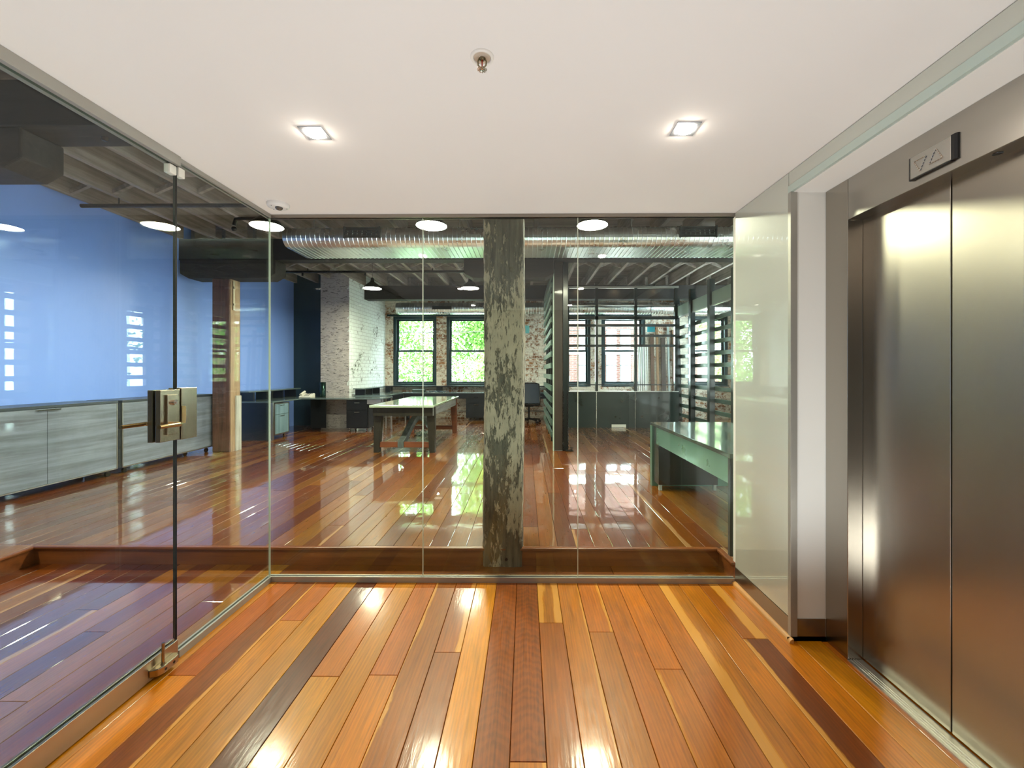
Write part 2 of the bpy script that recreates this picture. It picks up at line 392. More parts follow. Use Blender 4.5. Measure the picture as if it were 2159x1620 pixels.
PH, PO, PR, PD, PB, PC, PG = (L('#e09a50'), L('#cb7c38'), L('#b06a36'), L('#6a3618'), L('#a05c28'), L('#9c5626'), L('#cd8440'))
W = .1306; XS = -.0557
def jit(c, a=.08):
    k = 1+random.uniform(-a, a); h = random.uniform(-.05, .05)
    return (min(1, c[0]*k), c[1]*k*(1+h), c[2]*k*(1-h))
spec = {  # board index: list of (y_start_near, colour, sapL, sapR, curl), from near to far; boundaries measured on the photograph
 0: [(-1.5, PG, 0, .15, 0), (1.505, PC, 0, 0, 1)],
 -1: [(-1.5, PC, 0, 0, .8)],
 -2: [(-1.5, PH, 0, 0, 0)],
 -3: [(-1.5, PB, 0, 0, .1), (2.09, jit(PR), 0, .25, 0)],
 -4: [(-1.5, L('#ab6a38'), .1, 0, 0)],
 -5: [(-1.5, L('#d98c42'), 0, 0, 0), (1.93, L('#c27238'), 0, 0, .1)],
 -6: [(-1.5, L('#c98a48'), 0, 0, 0)],
 -7: [(-1.5, L('#d99a50'), 0, 0, 0), (1.92, L('#c67a38'), 0, 0, 0)],
 -8: [(-1.5, PD, 0, 0, 0)],
 -9: [(-1.5, L('#c08646'), 0, .1, 0)],
 -10: [(-1.5, L('#cb8a48'), 0, 0, 0), (2.35, L('#b86c34'), 0, 0, 0)],
 -11: [(-1.5, L('#8e5228'), 0, .12, 0)],
 -12: [(-1.5, L('#d8883c'), 0, 0, 0), (1.92, L('#b5652e'), 0, 0, 0)],
 -13: [(-1.5, L('#c9853c'), 0, 0, 0)],
 1: [(-1.5, PR, 0, 0, 0), (2.34, L('#b87838'), .3, .3, 0)],
 2: [(-1.5, PG, 0, .1, 0)],
 3: [(-1.5, L('#c07c3e'), 0, 0, 0), (2.26, L('#cc7c3c'), 0, .15, 0)],
 4: [(-1.5, L('#c87a3a'), 0, 0, .15)],
 5: [(-1.5, L('#cc8040'), .08, 0, 0), (1.98, L('#d07e38'), 0, 0, .1)],
 6: [(-1.5, L('#bd7438'), 0, 0, 0)],
 7: [(-1.5, L('#c07c3a'), .42, 0, 0)],
 8: [(-1.5, PG, 0, 0, 0)],
 9: [(-1.5, L('#7c4424'), .16, 0, 0), (2.21, L('#b06a30'), 0, .45, 0)],
 10: [(-1.5, L('#cb7e36'), 0, 0, 0)],
 11: [(-1.5, L('#cf8c44'), 0, 0, 0)],
}
rows = []
for k, segs in spec.items():
    x0 = XS+k*W; x1 = x0+W
    x0 = max(x0, -1.68)
    for i, s in enumerate(segs):
        y1 = segs[i+1][0] if i+1 < len(segs) else 2.79
        rows.append((x0, x1, s[0], y1, s[1], s[2], s[3], s[4], False))
for k in range(12, 14): rows.append((XS+k*W, XS+k*W+W, -1.5, 2.19, jit(PO), 0, 0, 0, False))
o = boards('floor', rows, 0, M['lobbyfloor']); struct(o)
struct(MB().box(-3.6, 1.9, -1.6, 3.048, -.06, -.0195).build('floor', M['seam']))
pal = [L(c) for c in ('#a0602f', '#94532c', '#a86c38', '#864a28', '#ac7240', '#91542c', '#7c4628', '#a06434', '#b47c44')]
def rnd_rows(xa, xb, ya, yb, w=W, palette=pal, sap=.09):
    out = []; n = round((xb-xa)/w); w = (xb-xa)/n
    for i in range(n):
        y = ya; 
        first = True
        while y < yb:
            l = random.uniform(.3, 2.8) if first else random.uniform(1.2, 3.2); first = False
            y1 = min(yb, y+l)
            if yb-y1 < .3: y1 = yb
            s = random.random()
            out.append((xa+i*w, xa+i*w+w, y, y1, jit(random.choice(palette), .12), random.uniform(.1, .3) if s < sap/2 else 0, random.uniform(.1, .3) if sap/2 < s < sap else 0, .6 if random.random() < .06 else 0, False))
            y = y1
    return out
# landing on the lobby level behind the glass door
pal2 = [L(c) for c in ('#8a4a26', '#9a5428', '#74381e', '#a8682f', '#b97a38', '#6a321c')]
rr = rnd_rows(-3.52, -1.68-.13, -1.5, 3.03, palette=pal2, sap=.12)
rr += [(-1.81, -1.68, -1.5, 3.03, L('#d79b4c'), 0, 0, 0, False)]
rr += [(-1.68, .2, 2.79, 2.90, L('#cf8f42'), 0, 0, 0, True), (.2, 1.367, 2.79, 2.90, L('#c98a3e'), 0, 0, 0, True), (-1.68, .6, 2.90, 3.03, L('#8a4e22'), 0, 0, 0, True), (.6, 1.367, 2.90, 3.03, L('#95582a'), 0, 0, 0, True)]
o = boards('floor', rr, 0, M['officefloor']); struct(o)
Z1 = .128
rr = rnd_rows(-5.4, 5.6, 3.05, 11.55)+rnd_rows(-5.4, -3.54, -1.5, 3.05)+rnd_rows(1.387, 5.6, 2.8, 3.05)
rr += [(-3.54, 1.387, 3.03, 3.05, L('#8a4a22'), 0, 0, 0, True)]
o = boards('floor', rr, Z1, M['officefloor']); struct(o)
struct(MB().box(-5.4, 5.6, 3.05, 11.55, 0, Z1-.02).box(-5.4, -3.54, -1.5, 3.05, 0, Z1-.02).box(1.387, 5.6, 2.8, 3.05, 0, Z1-.02).build('floor', M['seam']))
r = MB().box(-3.54, 1.387, 3.03, 3.05, -.06, Z1-.021).box(-3.54, -3.52, -1.5, 3.05, -.06, Z1-.001).box(1.367, 1.387, 2.8, 3.03, -.06, Z1-.001)
struct(r.build('trim_1', M['riser']))
struct(MB().box(-3.52, 1.367, 3.012, 3.05, Z1-.018, Z1+.002).box(-3.52, -3.50, -1.5, 3.012, Z1-.018, Z1+.002).box(1.345, 1.387, 2.80, 3.012, Z1-.018, Z1+.002).build('trim_2', M['riser'], bevel=.006))

# ------------------------------------------------------------------ lobby shell
CZ = 2.405
XR = 1.359; YP = 2.196; XD = 1.535; YD = 2.047
struct(MB().box(-1.70, 1.9, -1.5, 2.80, CZ, CZ+.08).build('ceiling', M['ceiling']))
struct(MB().box(-1.70, 4.2, 2.72, 2.83, CZ+.08, 3.70).box(-1.72, -1.62, -1.5, 2.72, CZ+.08, 3.70).build('wall_bulkhead', M['plaster']))
struct(MB().box(-5.6, 5.8, -1.62, -1.5, -.06, 3.9).build('wall_back', plain('taupe_wall_paint', '#4a4744', .7)))
# right wall of the lobby: plaster core, recess for the lift
struct(MB().box(XR+.012, 4.2, YP+.01, 2.83, 0, CZ+.08).build('wall_right', M['plaster']))
struct(MB().box(XR+.012, XD+.08, YP+.002, YP+.012, 0, 2.295).build('wall_reveal', M['white']))
struct(MB().box(XR+.012, 1.9, -1.5, YP+.01, 2.295, CZ).build('wall_lift_head', M['white']))
struct(MB().box(XD+.18, 4.2, -1.5, YP+.01, 0, 2.295).build('wall_lift_core', M['plaster']))
# back painted glass cladding
p = tag(MB().box(XR, XR+.01, YP+.022, 2.775, .112, CZ-.003).build('glass_wall_panel', M['backglass'], loc=(XR, 2.48, .112), bevel=.001), 'tall glossy off-white back-painted glass panel beside the lift, mirroring the office', 'wall panel')
p = tag(MB().box(XR, XR+.01, -1.49, YP+.018, 2.335, CZ-.003).build('glass_wall_panel', M['backglass'], loc=(XR, .5, 2.335), bevel=.001), 'long narrow white back-painted glass strip above the lift opening, under the ceiling', 'wall panel')
tag(MB().box(XR-.003, XR+.022, -1.49, YP+.02, 2.297, 2.333).build('glass_edge_strip', M['glassedge'], loc=(XR, .5, 2.297)), 'pale green glass edge strip running along the lift recess head', 'trim strip')
tag(MB().box(XR-.004, XR+.03, YP-.004, YP+.02, .02, 2.297).build('corner_trim', M['alu'], loc=(XR, YP, .02), bevel=.001), 'vertical satin metal corner trim at the edge of the lift recess', 'corner trim')
struct(MB().box(XR-.002, XR+.01, YP+.02, 2.775, .0, .11).build('baseboard_right', M['aludark']))
struct(MB().box(XR+.03, XD-.002, YP-.002, YP+.004, .0, .112).build('baseboard_reveal', M['aludark']))
def quad(m, path_axis, x, y, a0, a1, sx, sy, r=.022):
    pr = [(0, 0)]+[(sx*r*math.cos(k*PI/12), r*math.sin(k*PI/12)) for k in range(7)]
    if path_axis == 'Y': m.add([], []); pts = [(x+u, v) for u, v in pr]; m.prism(pts, a0, a1, 'Y')
    else: pts = [(y+sy*abs(u), v) for u, v in pr]; m.prism(pts, a0, a1, 'X')
m = MB(); quad(m, 'Y', XR-.002, 0, YP-.026, 2.775, -1, 0); struct(m.build('trim_3', M['bead']))
m = MB(); quad(m, 'X', 0, YP-.004, XR-.022, XD-.002, 0, -1); struct(m.build('trim_4', timber('honey_timber_bead_cross', '#a3682c', '#d79a52', 'X', 1, .35, .4, .1)))

# ------------------------------------------------------------------ lift entrance
lift = thing('lift_entrance', 'brushed stainless steel lift entrance with two closed sliding doors in the right wall', 'lift', (XD, 1.62, 0))
DX = 1.606
m = MB().box(XD, XD+.10, YD, YP, 0, 2.295).box(XD, XD+.0662, 1.19-.15, 1.19, 0, 2.295)
fr = m.build('door_frame', M['liftframe'], lift, bevel=.002)
hd = MB().box(XD, XD+.10, -1.4, YD-.002, 2.1, 2.295).build('header', steel('brushed_stainless_lift_header', '#b0aca5', .27, 'Y', .5), lift, bevel=.002)
dp = MB().box(DX, DX+.03, 1.6265, 2.046, .012, 2.125).build('door_panel', M['lift'], lift, bevel=.002)
dp2 = MB().box(DX, DX+.03, 1.19, 1.6215, .012, 2.125).build('door_panel', M['lift'], lift, bevel=.002)
MB().box(DX+.02, DX+.11, 1.15, 2.045, .0, 2.13).build('shaft_lining', M['black'], lift)
m = MB().box(XD-.003, XD+.069, 1.0, YD-.002, -.01, .006)
for i in range(3): m.box(XD+.012+i*.012, XD+.016+i*.012, 1.0, YD-.002, .0055, .0085)
m.build('sill', M['sill'], lift)
# direction indicator: brushed plate, black bowed end, two engraved triangles made of small jewels
iy0, iy1, iz0, iz1 = 1.60, 1.80, 2.128, 2.205
iy0 = 1.535*900/(2003-1108); iy1 = 1.535*900/(1917-1108)
ind = MB().box(XD-.010, XD, iy0, iy1, 2.135, 2.222).build('indicator_panel', steel('indicator_plate', '#b9b7b1', .3, 'Y', .3), lift, bevel=.003)
m = MB().prism([(XD-.010, iy0), (XD-.010, iy0-.012), (XD-.006, iy0-.02), (XD, iy0-.022), (XD, iy0)], 2.133, 2.224, 'Z'); m.build('end_cap', M['black'], ind)
m = MB().prism([(XD-.010, iy1), (XD-.006, iy1+.008), (XD, iy1+.01), (XD, iy1)], 2.135, 2.222, 'Z').box(XD-.011, XD, iy0, iy1, 2.131, 2.1345); m.build('rim', M['black'], ind)
def arrow(cy, cz, up, nm):
    m = MB(); s = .026; P = [(-s, -s*.8), (s, -s*.8), (0, s)]
    if not up: P = [(a, -b) for a, b in P]
    for i in range(3):
        a = P[i]; b = P[(i+1) % 3]
        for k in range(5):
            t0 = (k+.12)/5; t1 = (k+.8)/5
            p0 = (XD-.011, cy-(a[0]+(b[0]-a[0])*t0), cz+a[1]+(b[1]-a[1])*t0); p1 = (XD-.011, cy-(a[0]+(b[0]-a[0])*t1), cz+a[1]+(b[1]-a[1])*t1)
            m.tube([p0, p1], .0022, 6)
    m.build(nm, M['chrome'], ind)
arrow(iy1-.045, 2.178, False, 'down_arrow'); arrow(iy1-.108, 2.180, True, 'up_arrow')
MB().lathe([(0, 0), (.013, 0), (.013, -.002), (0, -.002)], (XD+.032, 1.43, 2.1005), 20).build('sensor_hole', M['black'], lift)

# ------------------------------------------------------------------ glass partition, front: three panes between floor and ceiling channels
YG = 2.795; XG = -1.680; GH = 2.385
xs = [XG, -.672, .342, XR]
px_names = ['clear frameless glass pane at the left corner of the partition ahead', 'clear frameless glass pane in front of the weathered timber post', 'clear frameless glass pane at the right, meeting the white glass wall']
for i in range(3):
    th = thing('glass_partition', px_names[i], 'glass panel', ((xs[i]+xs[i+1])/2, YG, .03), 'frameless panes of the partition ahead')
    MB().box(xs[i]+.0025, xs[i+1]-.0025, YG-.006, YG+.006, .03, GH).build('pane', M['glass'], th)
    if i < 2: MB().box(xs[i+1]-.0024, xs[i+1]+.0024, YG-.006, YG+.006, .035, GH).build('joint_seal', M['seamglass'], th)
th = tag(MB().box(XG-.014, XR, YG-.018, YG-.0065, 0, .036).box(XG-.014, XR, YG+.0065, YG+.018, 0, .036).box(XG-.014, XR, YG-.0064, YG+.0064, 0.0005, .0115).build('glazing_channel', M['alu'], loc=(0, YG, 0), bevel=.001), 'satin metal floor channel under the glass partition ahead', 'glazing channel')
tag(MB().box(XG-.0065, XR, YG-.0064, YG+.0064, .012, .034).build('glazing_gasket', M['rubber'], loc=(0, YG, .012)), 'thin black gasket in the floor channel of the partition ahead', 'gasket')
tag(MB().box(XG-.014, XR, YG-.020, YG-.0065, CZ-.022, CZ-.0005).box(XG-.014, XR, YG+.0065, YG+.02, CZ-.022, CZ-.0005).build('glazing_channel', M['aludark'], loc=(0, YG, CZ-.022), bevel=.001), 'satin metal ceiling channel above the glass partition ahead', 'glazing channel')
tag(MB().box(XG, XR, YG-.006, YG+.006, CZ-.024, CZ-.001).build('glazing_gasket', M['rubber'], loc=(0, YG, CZ-.024)), 'thin black gasket in the ceiling channel of the partition ahead', 'gasket')
# left return pane
YE = 2.030
th = thing('glass_partition', 'narrow fixed glass pane between the glass door and the partition corner', 'glass panel', (XG, 2.4, .03))
MB().box(XG-.006, XG+.006, YE+.006, YG-.0075, .03, GH).build('pane', M['glass'], th)
MB().box(XG-.006, XG+.0066, YG-.0072, YG-.0062, .035, GH).build('joint_seal', M['seamglass'], th)
MB().box(XG-.0062, XG+.0062, YE+.004, YE+.0062, .035, GH).build('edge_seal', M['rubber'], th)
tag(MB().box(XG+.0065, XG+.018, YE+.006, YG-.019, 0, .036).box(XG-.018, XG-.0065, YE+.006, YG+.018, 0, .036).build('glazing_channel', M['alu'], loc=(XG, 2.4, 0), bevel=.001), 'satin metal floor channel under the narrow fixed side pane', 'glazing channel')
tag(MB().box(XG-.0064, XG+.0064, YE+.006, YG-.008, .008, .034).build('glazing_gasket', M['rubber'], loc=(XG, 2.4, .01)), 'thin black gasket in the floor channel of the side pane', 'gasket')
tag(MB().box(XG+.0065, XG+.02, YE+.003, YG-.021, CZ-.022, CZ-.0005).box(XG-.02, XG-.0065, YE+.003, YG+.018, CZ-.022, CZ-.0005).build('glazing_channel', M['alu'], loc=(XG, 2.4, CZ-.022), bevel=.001), 'satin metal ceiling channel above the narrow fixed side pane', 'glazing channel')
# door
door = thing('glass_door', 'frameless glass door with metal bottom rail and lever handle on the left', 'glass door', (XG, 1.55, 0))
YH = 1.06
MB().box(XG-.006, XG+.006, YH, YE-.004, .03, 2.372).build('glass_leaf', M['glass'], door)
MB().box(XG-.0055, XG+.0055, YE-.0035, YE-.0022, .1, 2.37).build('edge_seal', M['rubber'], door)
m = MB().box(XG+.0065, XG+.02, YH, YE-.004, .006, .096).box(XG-.02, XG-.0065, YH, YE-.004, .006, .096).box(XG-.0064, XG+.0064, YH, YE-.004, .007, .0295)
br = m.build('bottom_rail', steel('satin_door_rail', '#b0a594', .3, 'Y', .4), door, bevel=.0015)
tag(MB().box(XG+.0085, XG+.03, YH-1, YE+.001, CZ-.045, CZ-.0005).box(XG-.03, XG-.0085, YH-1, YE+.001, CZ-.045, CZ-.0005).box(XG-.0084, XG+.0084, YH-1, YE+.001, CZ-.028, CZ-.001).build('door_head_rail', M['alu'], loc=(XG, .9, CZ-.045), bevel=.001), 'satin metal head rail fixed to the ceiling over the glass door', 'head rail')
# patch clips near the top meeting edge
MB().box(XG-.016, XG+.016, YE-.045, YE-.006, 2.312, 2.355).build('top_clip', M['phone'], door, bevel=.004)
tag(MB().box(XG-.014, XG+.014, YE+.008, YE+.045, 2.318, 2.362).build('glass_clip', M['phone'], loc=(XG, YE+.03, 2.318), bevel=.003), 'small cream clip at the top of the fixed pane beside the door', 'clip')
# lock case and levers: handle height
def zof(v, Y): return 1.374-(v-785)*Y/900
hz0 = zof(929, 2.0); hz1 = zof(822, 2.0)
lk = MB().box(XG+.0065, XG+.03, YE-.115, YE-.006, hz0, hz1).box(XG-.03, XG-.0065, YE-.115, YE-.006, hz0, hz1).build('lock_case', M['satin'], door, bevel=.002)
MB().box(XG+.03, XG+.040, YE-.088, YE-.030, hz0+.03, hz1-.022).build('cover_plate', M['satin'], lk, bevel=.002)
MB().lathe([(0, 0), (.011, 0), (.011, .01), (0, .01)], (0, 0, 0), 18).lathe([(0, 0), (.004, 0), (.004, .012), (0, .012)], (0, 0, 0), 8)
m = MB(); cz = hz1-.058
m.tube([(XG+.04, YE-.055, cz), (XG+.052, YE-.055, cz)], .012, 20); m.tube([(XG+.052, YE-.055, cz), (XG+.056, YE-.055, cz)], .005, 12); m.build('key_cylinder', M['chrome'], lk)
m = MB(); lz = zof(893, 2.0)
m.tube([(XG+.03, YE-.06, lz), (XG+.075, YE-.06, lz), (XG+.083, YE-.067, lz), (XG+.085, YE-.08, lz), (XG+.085, YE-.185, lz)], [.010, .010, .010, .010, .009], 14)
m.build('lever_handle', plain('warm_satin_lever', '#b79a72', .18, 1.), lk)
m = MB(); m.tube([(XG-.03, YE-.06, lz), (XG-.075, YE-.06, lz), (XG-.083, YE-.067, lz), (XG-.085, YE-.08, lz), (XG-.085, YE-.185, lz)], [.010, .010, .010, .010, .009], 14)
m.build('lever_handle', plain('warm_satin_lever_far', '#b79a72', .18, 1.), lk)
kp = thing('strike_box', 'satin metal strike box clamped to the fixed pane beside the door lock', 'strike box', (XG, YE+.06, hz0))
MB().box(XG+.0065, XG+.032, YE+.001, YE+.098, hz0-.004, hz1+.006).box(XG-.032, XG-.0065, YE+.001, YE+.098, hz0-.004, hz1+.006).build('case', M['satin'], kp, bevel=.002)
MB().prism([(YE+.002, hz0+.075), (YE+.022, hz0+.075), (YE+.026, hz0+.09), (YE+.026, hz0+.15), (YE+.02, hz0+.158), (YE+.002, hz0+.158)], XG+.032, XG+.0345, 'X').build('strike_plate', plain('brass_strike_plate', '#b08e62', .3, 1.), kp)
# floor bolt
fb = thing('door_bolt', 'chunky satin metal floor bolt with upright pin on the door rail', 'door bolt', (XG+.04, YE-.09, .02))
m = MB().prism([(XG+.0205, YE-.165), (XG+.052, YE-.15), (XG+.06, YE-.13), (XG+.06, YE-.05), (XG+.045, YE-.035), (XG+.0205, YE-.035)], .022, .056, 'Z')
m.build('body', M['satin'], fb, bevel=.004)
MB().tube([(XG+.042, YE-.115, .05), (XG+.042, YE-.115, .062)], .009, 14).tube([(XG+.042, YE-.115, .055), (XG+.042, YE-.115, .15)], .0062, 14).build('pin', M['satin'], fb)
for yy in (YE-.12, YE-.075): MB().tube([(XG+.0605, yy, .037), (XG+.0608, yy, .037)], .006, 12).build('screw_hole', M['black'], fb)
# second fixed side panel behind the door hinge
th = thing('glass_partition', 'fixed side pane beyond the hinge side of the glass door', 'glass panel', (XG, 0, .03))
MB().box(XG-.006, XG+.006, -1.48, YH-.008, .03, 2.372).build('pane', M['glass'], th)

# ------------------------------------------------------------------ ceiling fittings in the lobby
def downlight(x, y, label, power=True):
    th = thing('downlight', label, 'downlight', (x, y, CZ), 'square recessed lobby downlights')
    h = .050; i = .036
    m = MB()
    for (a, b, c, d) in ((-h, h, -h, -i), (-h, h, i, h), (-h, -i, -i, i), (i, h, -i, i)): m.box(x+a, x+b, y+c, y+d, CZ-.003, CZ-.0002)
    m.build('trim', plain('downlight_trim_grey', '#9aa0a6', .35, .6), th)
    MB().lathe([(0, 0), (.028, 0), (.032, .003), (.033, .010)][::-1], (x, y, CZ-.012), 24).build('lamp', M['dglow'], th)
    return th
def UX(u, Y): return (u-1108)*Y/900
yd = 1.031*900/(785-278)
downlight(UX(662, yd), yd, 'lit square downlight at the left of the white lobby ceiling')
downlight(UX(1444, 1.031*900/512), 1.031*900/512, 'lit square downlight at the right of the white lobby ceiling, nearer the lift')
downlight(-.80, .35, 'added unseen downlight in the lobby ceiling behind the viewer, left side')  # this and the next three downlights are additions, out of view
downlight(.68, .35, 'added unseen downlight in the lobby ceiling behind the viewer, right side')
downlight(-.80, -.95, 'added unseen downlight in the lobby ceiling close to the rear wall, left side')
downlight(.68, -.95, 'added unseen downlight in the lobby ceiling close to the rear wall, right side')
# unseen floor uplights, added to light the lobby ceiling from below
def uplight(x, y, e, label):
    th = thing('added_uplight', label, 'added floor light', (x, y, 0), 'added floor uplights of the lobby')
    MB().lathe([(.062, .0), (.062, .004), (.048, .004), (.046, -.004)], (x, y, .0005), 32).build('ring', M['chrome'], th)
    MB().lathe([(.0001, .0), (.046, .0)], (x, y, .0015), 24).build('lens', emit('added_uplight_lens', '#fff6ea', 3.0), th)
    ld = bpy.data.lights.new('added_uplight_beam', 'SPOT'); lo = bpy.data.objects.new('added_uplight_beam', ld); COL.objects.link(lo)
    ld.energy = e; ld.color = (.87, .965, 1.0); ld.spot_size = math.radians(168); ld.spot_blend = .35; ld.shadow_soft_size = .008
    lo.rotation_euler = (PI, 0, 0); lo.parent = th; lo.location = (0, 0, .05)
uplight(-.95, .95, UPW, 'added unseen floor uplight in the lobby boards, left of the viewer')
uplight(.55, .85, UPW, 'added unseen floor uplight in the lobby boards, right of the viewer')
# sprinkler
sy = 1.031*900/(785-120); sx = UX(1016.5, sy)
sp = thing('ceiling_sprinkler', 'small recessed sprinkler head with toothed deflector in the lobby ceiling', 'sprinkler', (sx, sy, CZ))
MB().lathe([(.028, .02), (.027, -.001), (.030, -.006), (.036, -.006), (.039, -.0003)], (sx, sy, CZ), 36).build('escutcheon', plain('white_enamel', '#e2ddd5', .35), sp)
MB().lathe([(.0001, -.002), (.027, -.002)], (sx, sy, CZ), 24).build('recess', plain('tan_cup_metal', '#c9b8a6', .4, .2), sp)  # disc closing the cup, one even tan metal tone
m = MB()
for s in (-1, 1): m.tube([(sx+s*.008, sy, CZ-.002), (sx+s*.014, sy, CZ-.014), (sx+s*.013, sy, CZ-.026), (sx+s*.005, sy, CZ-.036), (sx, sy, CZ-.038)], .0026, 8)
m.lathe([(0, -.002), (.008, -.002), (.008, -.01), (0, -.01)], (sx, sy, CZ), 14)
m.build('frame', plain('brass_grey_sprinkler_frame', '#8a8064', .3, 1.), sp)
MB().tube([(sx, sy, CZ-.010), (sx, sy, CZ-.032)], .0022, 8).build('bulb', plain('red_glass_bulb', '#a82410', .15), sp)
m = MB().lathe([(0, 0), (.007, 0), (.007, -.0025), (0, -.0025)], (sx, sy, CZ-.040), 16)
for k in range(16):
    a = 2*PI*k/16; m.bar((sx+.006*math.cos(a), sy+.006*math.sin(a), CZ-.0412), (sx+.0165*math.cos(a), sy+.0165*math.sin(a), CZ-.0405), .0026, .0012)
m.build('deflector', M['chrome'], sp)
# dome camera
cy = 2.60; cx = UX(584, cy)
cm = thing('security_camera', 'white low dome security camera on the ceiling by the partition corner', 'camera', (cx, cy, CZ))
MB().lathe([(.062, 0), (.063, -.012), (.058, -.022), (.045, -.027), (.0, -.029)], (cx, cy, CZ), 40).build('housing', plain('white_camera_plastic', '#dedbd8', .35), cm)
MB().lathe([(.022, -.024), (.021, -.034), (.015, -.041), (0, -.044)], (cx+.012, cy-.012, CZ), 24).build('lens_dome', plain('grey_lens_dome', '#5a544e', .12, coat=.8), cm)
for a in (.3, 2.6, 4.4): MB().lathe([(0, 0), (.003, 0), (.003, .002)][::-1], (cx+.048*math.cos(a), cy+.048*math.sin(a), CZ-.0275), 8).build('screw', M['black'], cm)

# ------------------------------------------------------------------ office shell
YB = 11.55
struct(MB().box(-5.52, -5.4, -1.5, 9.98, -.06, 3.85).build('wall_left', M['blue']))
struct(MB().box(-5.4, -4.05, 9.9, 10.02, 0, 3.85).build('wall_dark', M['teal']))
struct(MB().box(-5.52, 5.72, -1.5, YB+.3, 3.70, 3.85).build('ceiling', M['deck']))
# back wall with four window openings
WX = [(-3.593, -2.413), (-2.143, -.963), (.578, 1.758), (2.053, 3.233), (4.38, 5.46)]
WZ0, WZ1 = 1.015, 2.888
m = MB(); x = -3.99
m2 = []
for a, b in WX:
    m.box(x, a, YB, YB+.3, 0, 3.7); m.box(a, b, YB, YB+.3, 0, WZ0); m.box(a, b, YB, YB+.3, WZ1, 3.7); x = b
m.box(x, 5.72, YB, YB+.3, 0, 3.7)
struct(m.build('wall_far', M['brickx']))
# brick return
m = MB().hexa([(-3.896, 9.4, 0), (-3.80, YB, 0), (-3.99, YB, 0), (-4.52, 10.2, 0)], [(-3.896, 9.4, 3.7), (-3.80, YB, 3.7), (-3.99, YB, 3.7), (-4.52, 10.2, 3.7)])
m = MB().add([(-3.896, 9.4, Z1), (-3.80, YB, Z1), (-3.80, YB, 3.7), (-3.896, 9.4, 3.7), (-4.0, YB, Z1), (-4.0, YB, 3.7), (-3.99, 9.42, Z1), (-3.99, 9.42, 3.7)], [(0,1,2,3), (1,4,5,2), (4,6,7,5), (6,0,3,7), (0,6,4,1), (3,2,5,7)])
struct(m.build('wall_return', M['bricky']))
m = MB(); nx, nz = 14, 60
vs = []; fs = []
for j in range(nz+1):
    for i in range(nx+1):
        vs.append((-4.53+i*(.634/nx), 9.4+random.uniform(-.012, .012)*(0 < i < nx), Z1+j*(3.7-Z1)/nz))
for j in range(nz):
    for i in range(nx):
        a = j*(nx+1)+i; fs.append((a, a+1, a+nx+2, a+nx+1))
m.add(vs, fs, True); m.box(-4.53, -4.0, 9.415, 9.9, Z1, 3.7)
struct(m.build('wall_pier', M['render']))
# right side wall with openings for light behind the slats
m = MB(); y = 2.83
SW = [(3.6, 4.8), (5.4, 6.6), (7.2, 8.4), (9.0, 10.2)]
for a, b in SW:
    m.box(5.6, 5.72, y, a, 0, 3.7); m.box(5.6, 5.72, a, b, 0, .95); m.box(5.6, 5.72, a, b, 2.9, 3.7); y = b
m.box(5.6, 5.72, y, YB, 0, 3.7).box(5.6, 5.72, -1.5, 2.83, 0, 3.7)
struct(m.build('wall_side', M['brickside']))

def window(n, x0, x1, y, z0, z1, axis='X', inset=.12):
    w = thing(f'window_{n}', 'x', 'x', ((x0+x1)/2, y+inset, z0) if axis == 'X' else (y+inset, (x0+x1)/2, z0))
    del w['label']; del w['category']; struct(w)
    def bx(m, a0, a1, b0, b1, c0, c1):
        if axis == 'X': m.box(a0, a1, b0, b1, c0, c1)
        else: m.box(b0, b1, a0, a1, c0, c1)
    m = MB(); f = .075; ya, yb = y+.03, y+inset+.10
    bx(m, x0, x0+f, ya, yb, z0, z1); bx(m, x1-f, x1, ya, yb, z0, z1); bx(m, x0+f, x1-f, ya, yb, z1-.07, z1); bx(m, x0+f, x1-f, ya, yb, z0, z0+.06)
    m.build('window_frame', M['frame'], w, bevel=.004)
    zm = z0+(z1-z0)*.50
    for (za, zb, oy) in ((z0+.06, zm+.025, .0), (zm-.025, z1-.07, .045)):
        s = MB(); g = .05; yy = y+.09+oy
        bx(s, x0+f, x0+f+g, yy, yy+.04, za, zb); bx(s, x1-f-g, x1-f, yy, yy+.04, za, zb); bx(s, x0+f+g, x1-f-g, yy, yy+.04, za, za+.045); bx(s, x0+f+g, x1-f-g, yy, yy+.04, zb-.045, zb)
        so = s.build('window_sash', M['frame'], w, bevel=.003)
        g_ = MB(); bx(g_, x0+f+g, x1-f-g, yy+.017, yy+.022, za+.045, zb-.045); g_.build('window_pane', M['winglass'], so)
    s = MB(); bx(s, x0-.0, x1+.0, y-.035, y+.03, z0-.03, z0+.0); s.build('window_sill', M['frame'], w, bevel=.004)
    return w
for i, (a, b) in enumerate(WX): window(i+1, a, b, YB, WZ0, WZ1)
for i, (a, b) in enumerate(SW): window(i+6, a, b, 5.57, .95, 2.9, 'Y', .05)
# timber head board over the windows
struct(MB().box(-3.75, -.85, YB-.03, YB-.001, WZ1+.0, WZ1+.05).box(.5, 3.4, YB-.03, YB-.001, WZ1+.0, WZ1+.05).build('trim_5', M['frame']))

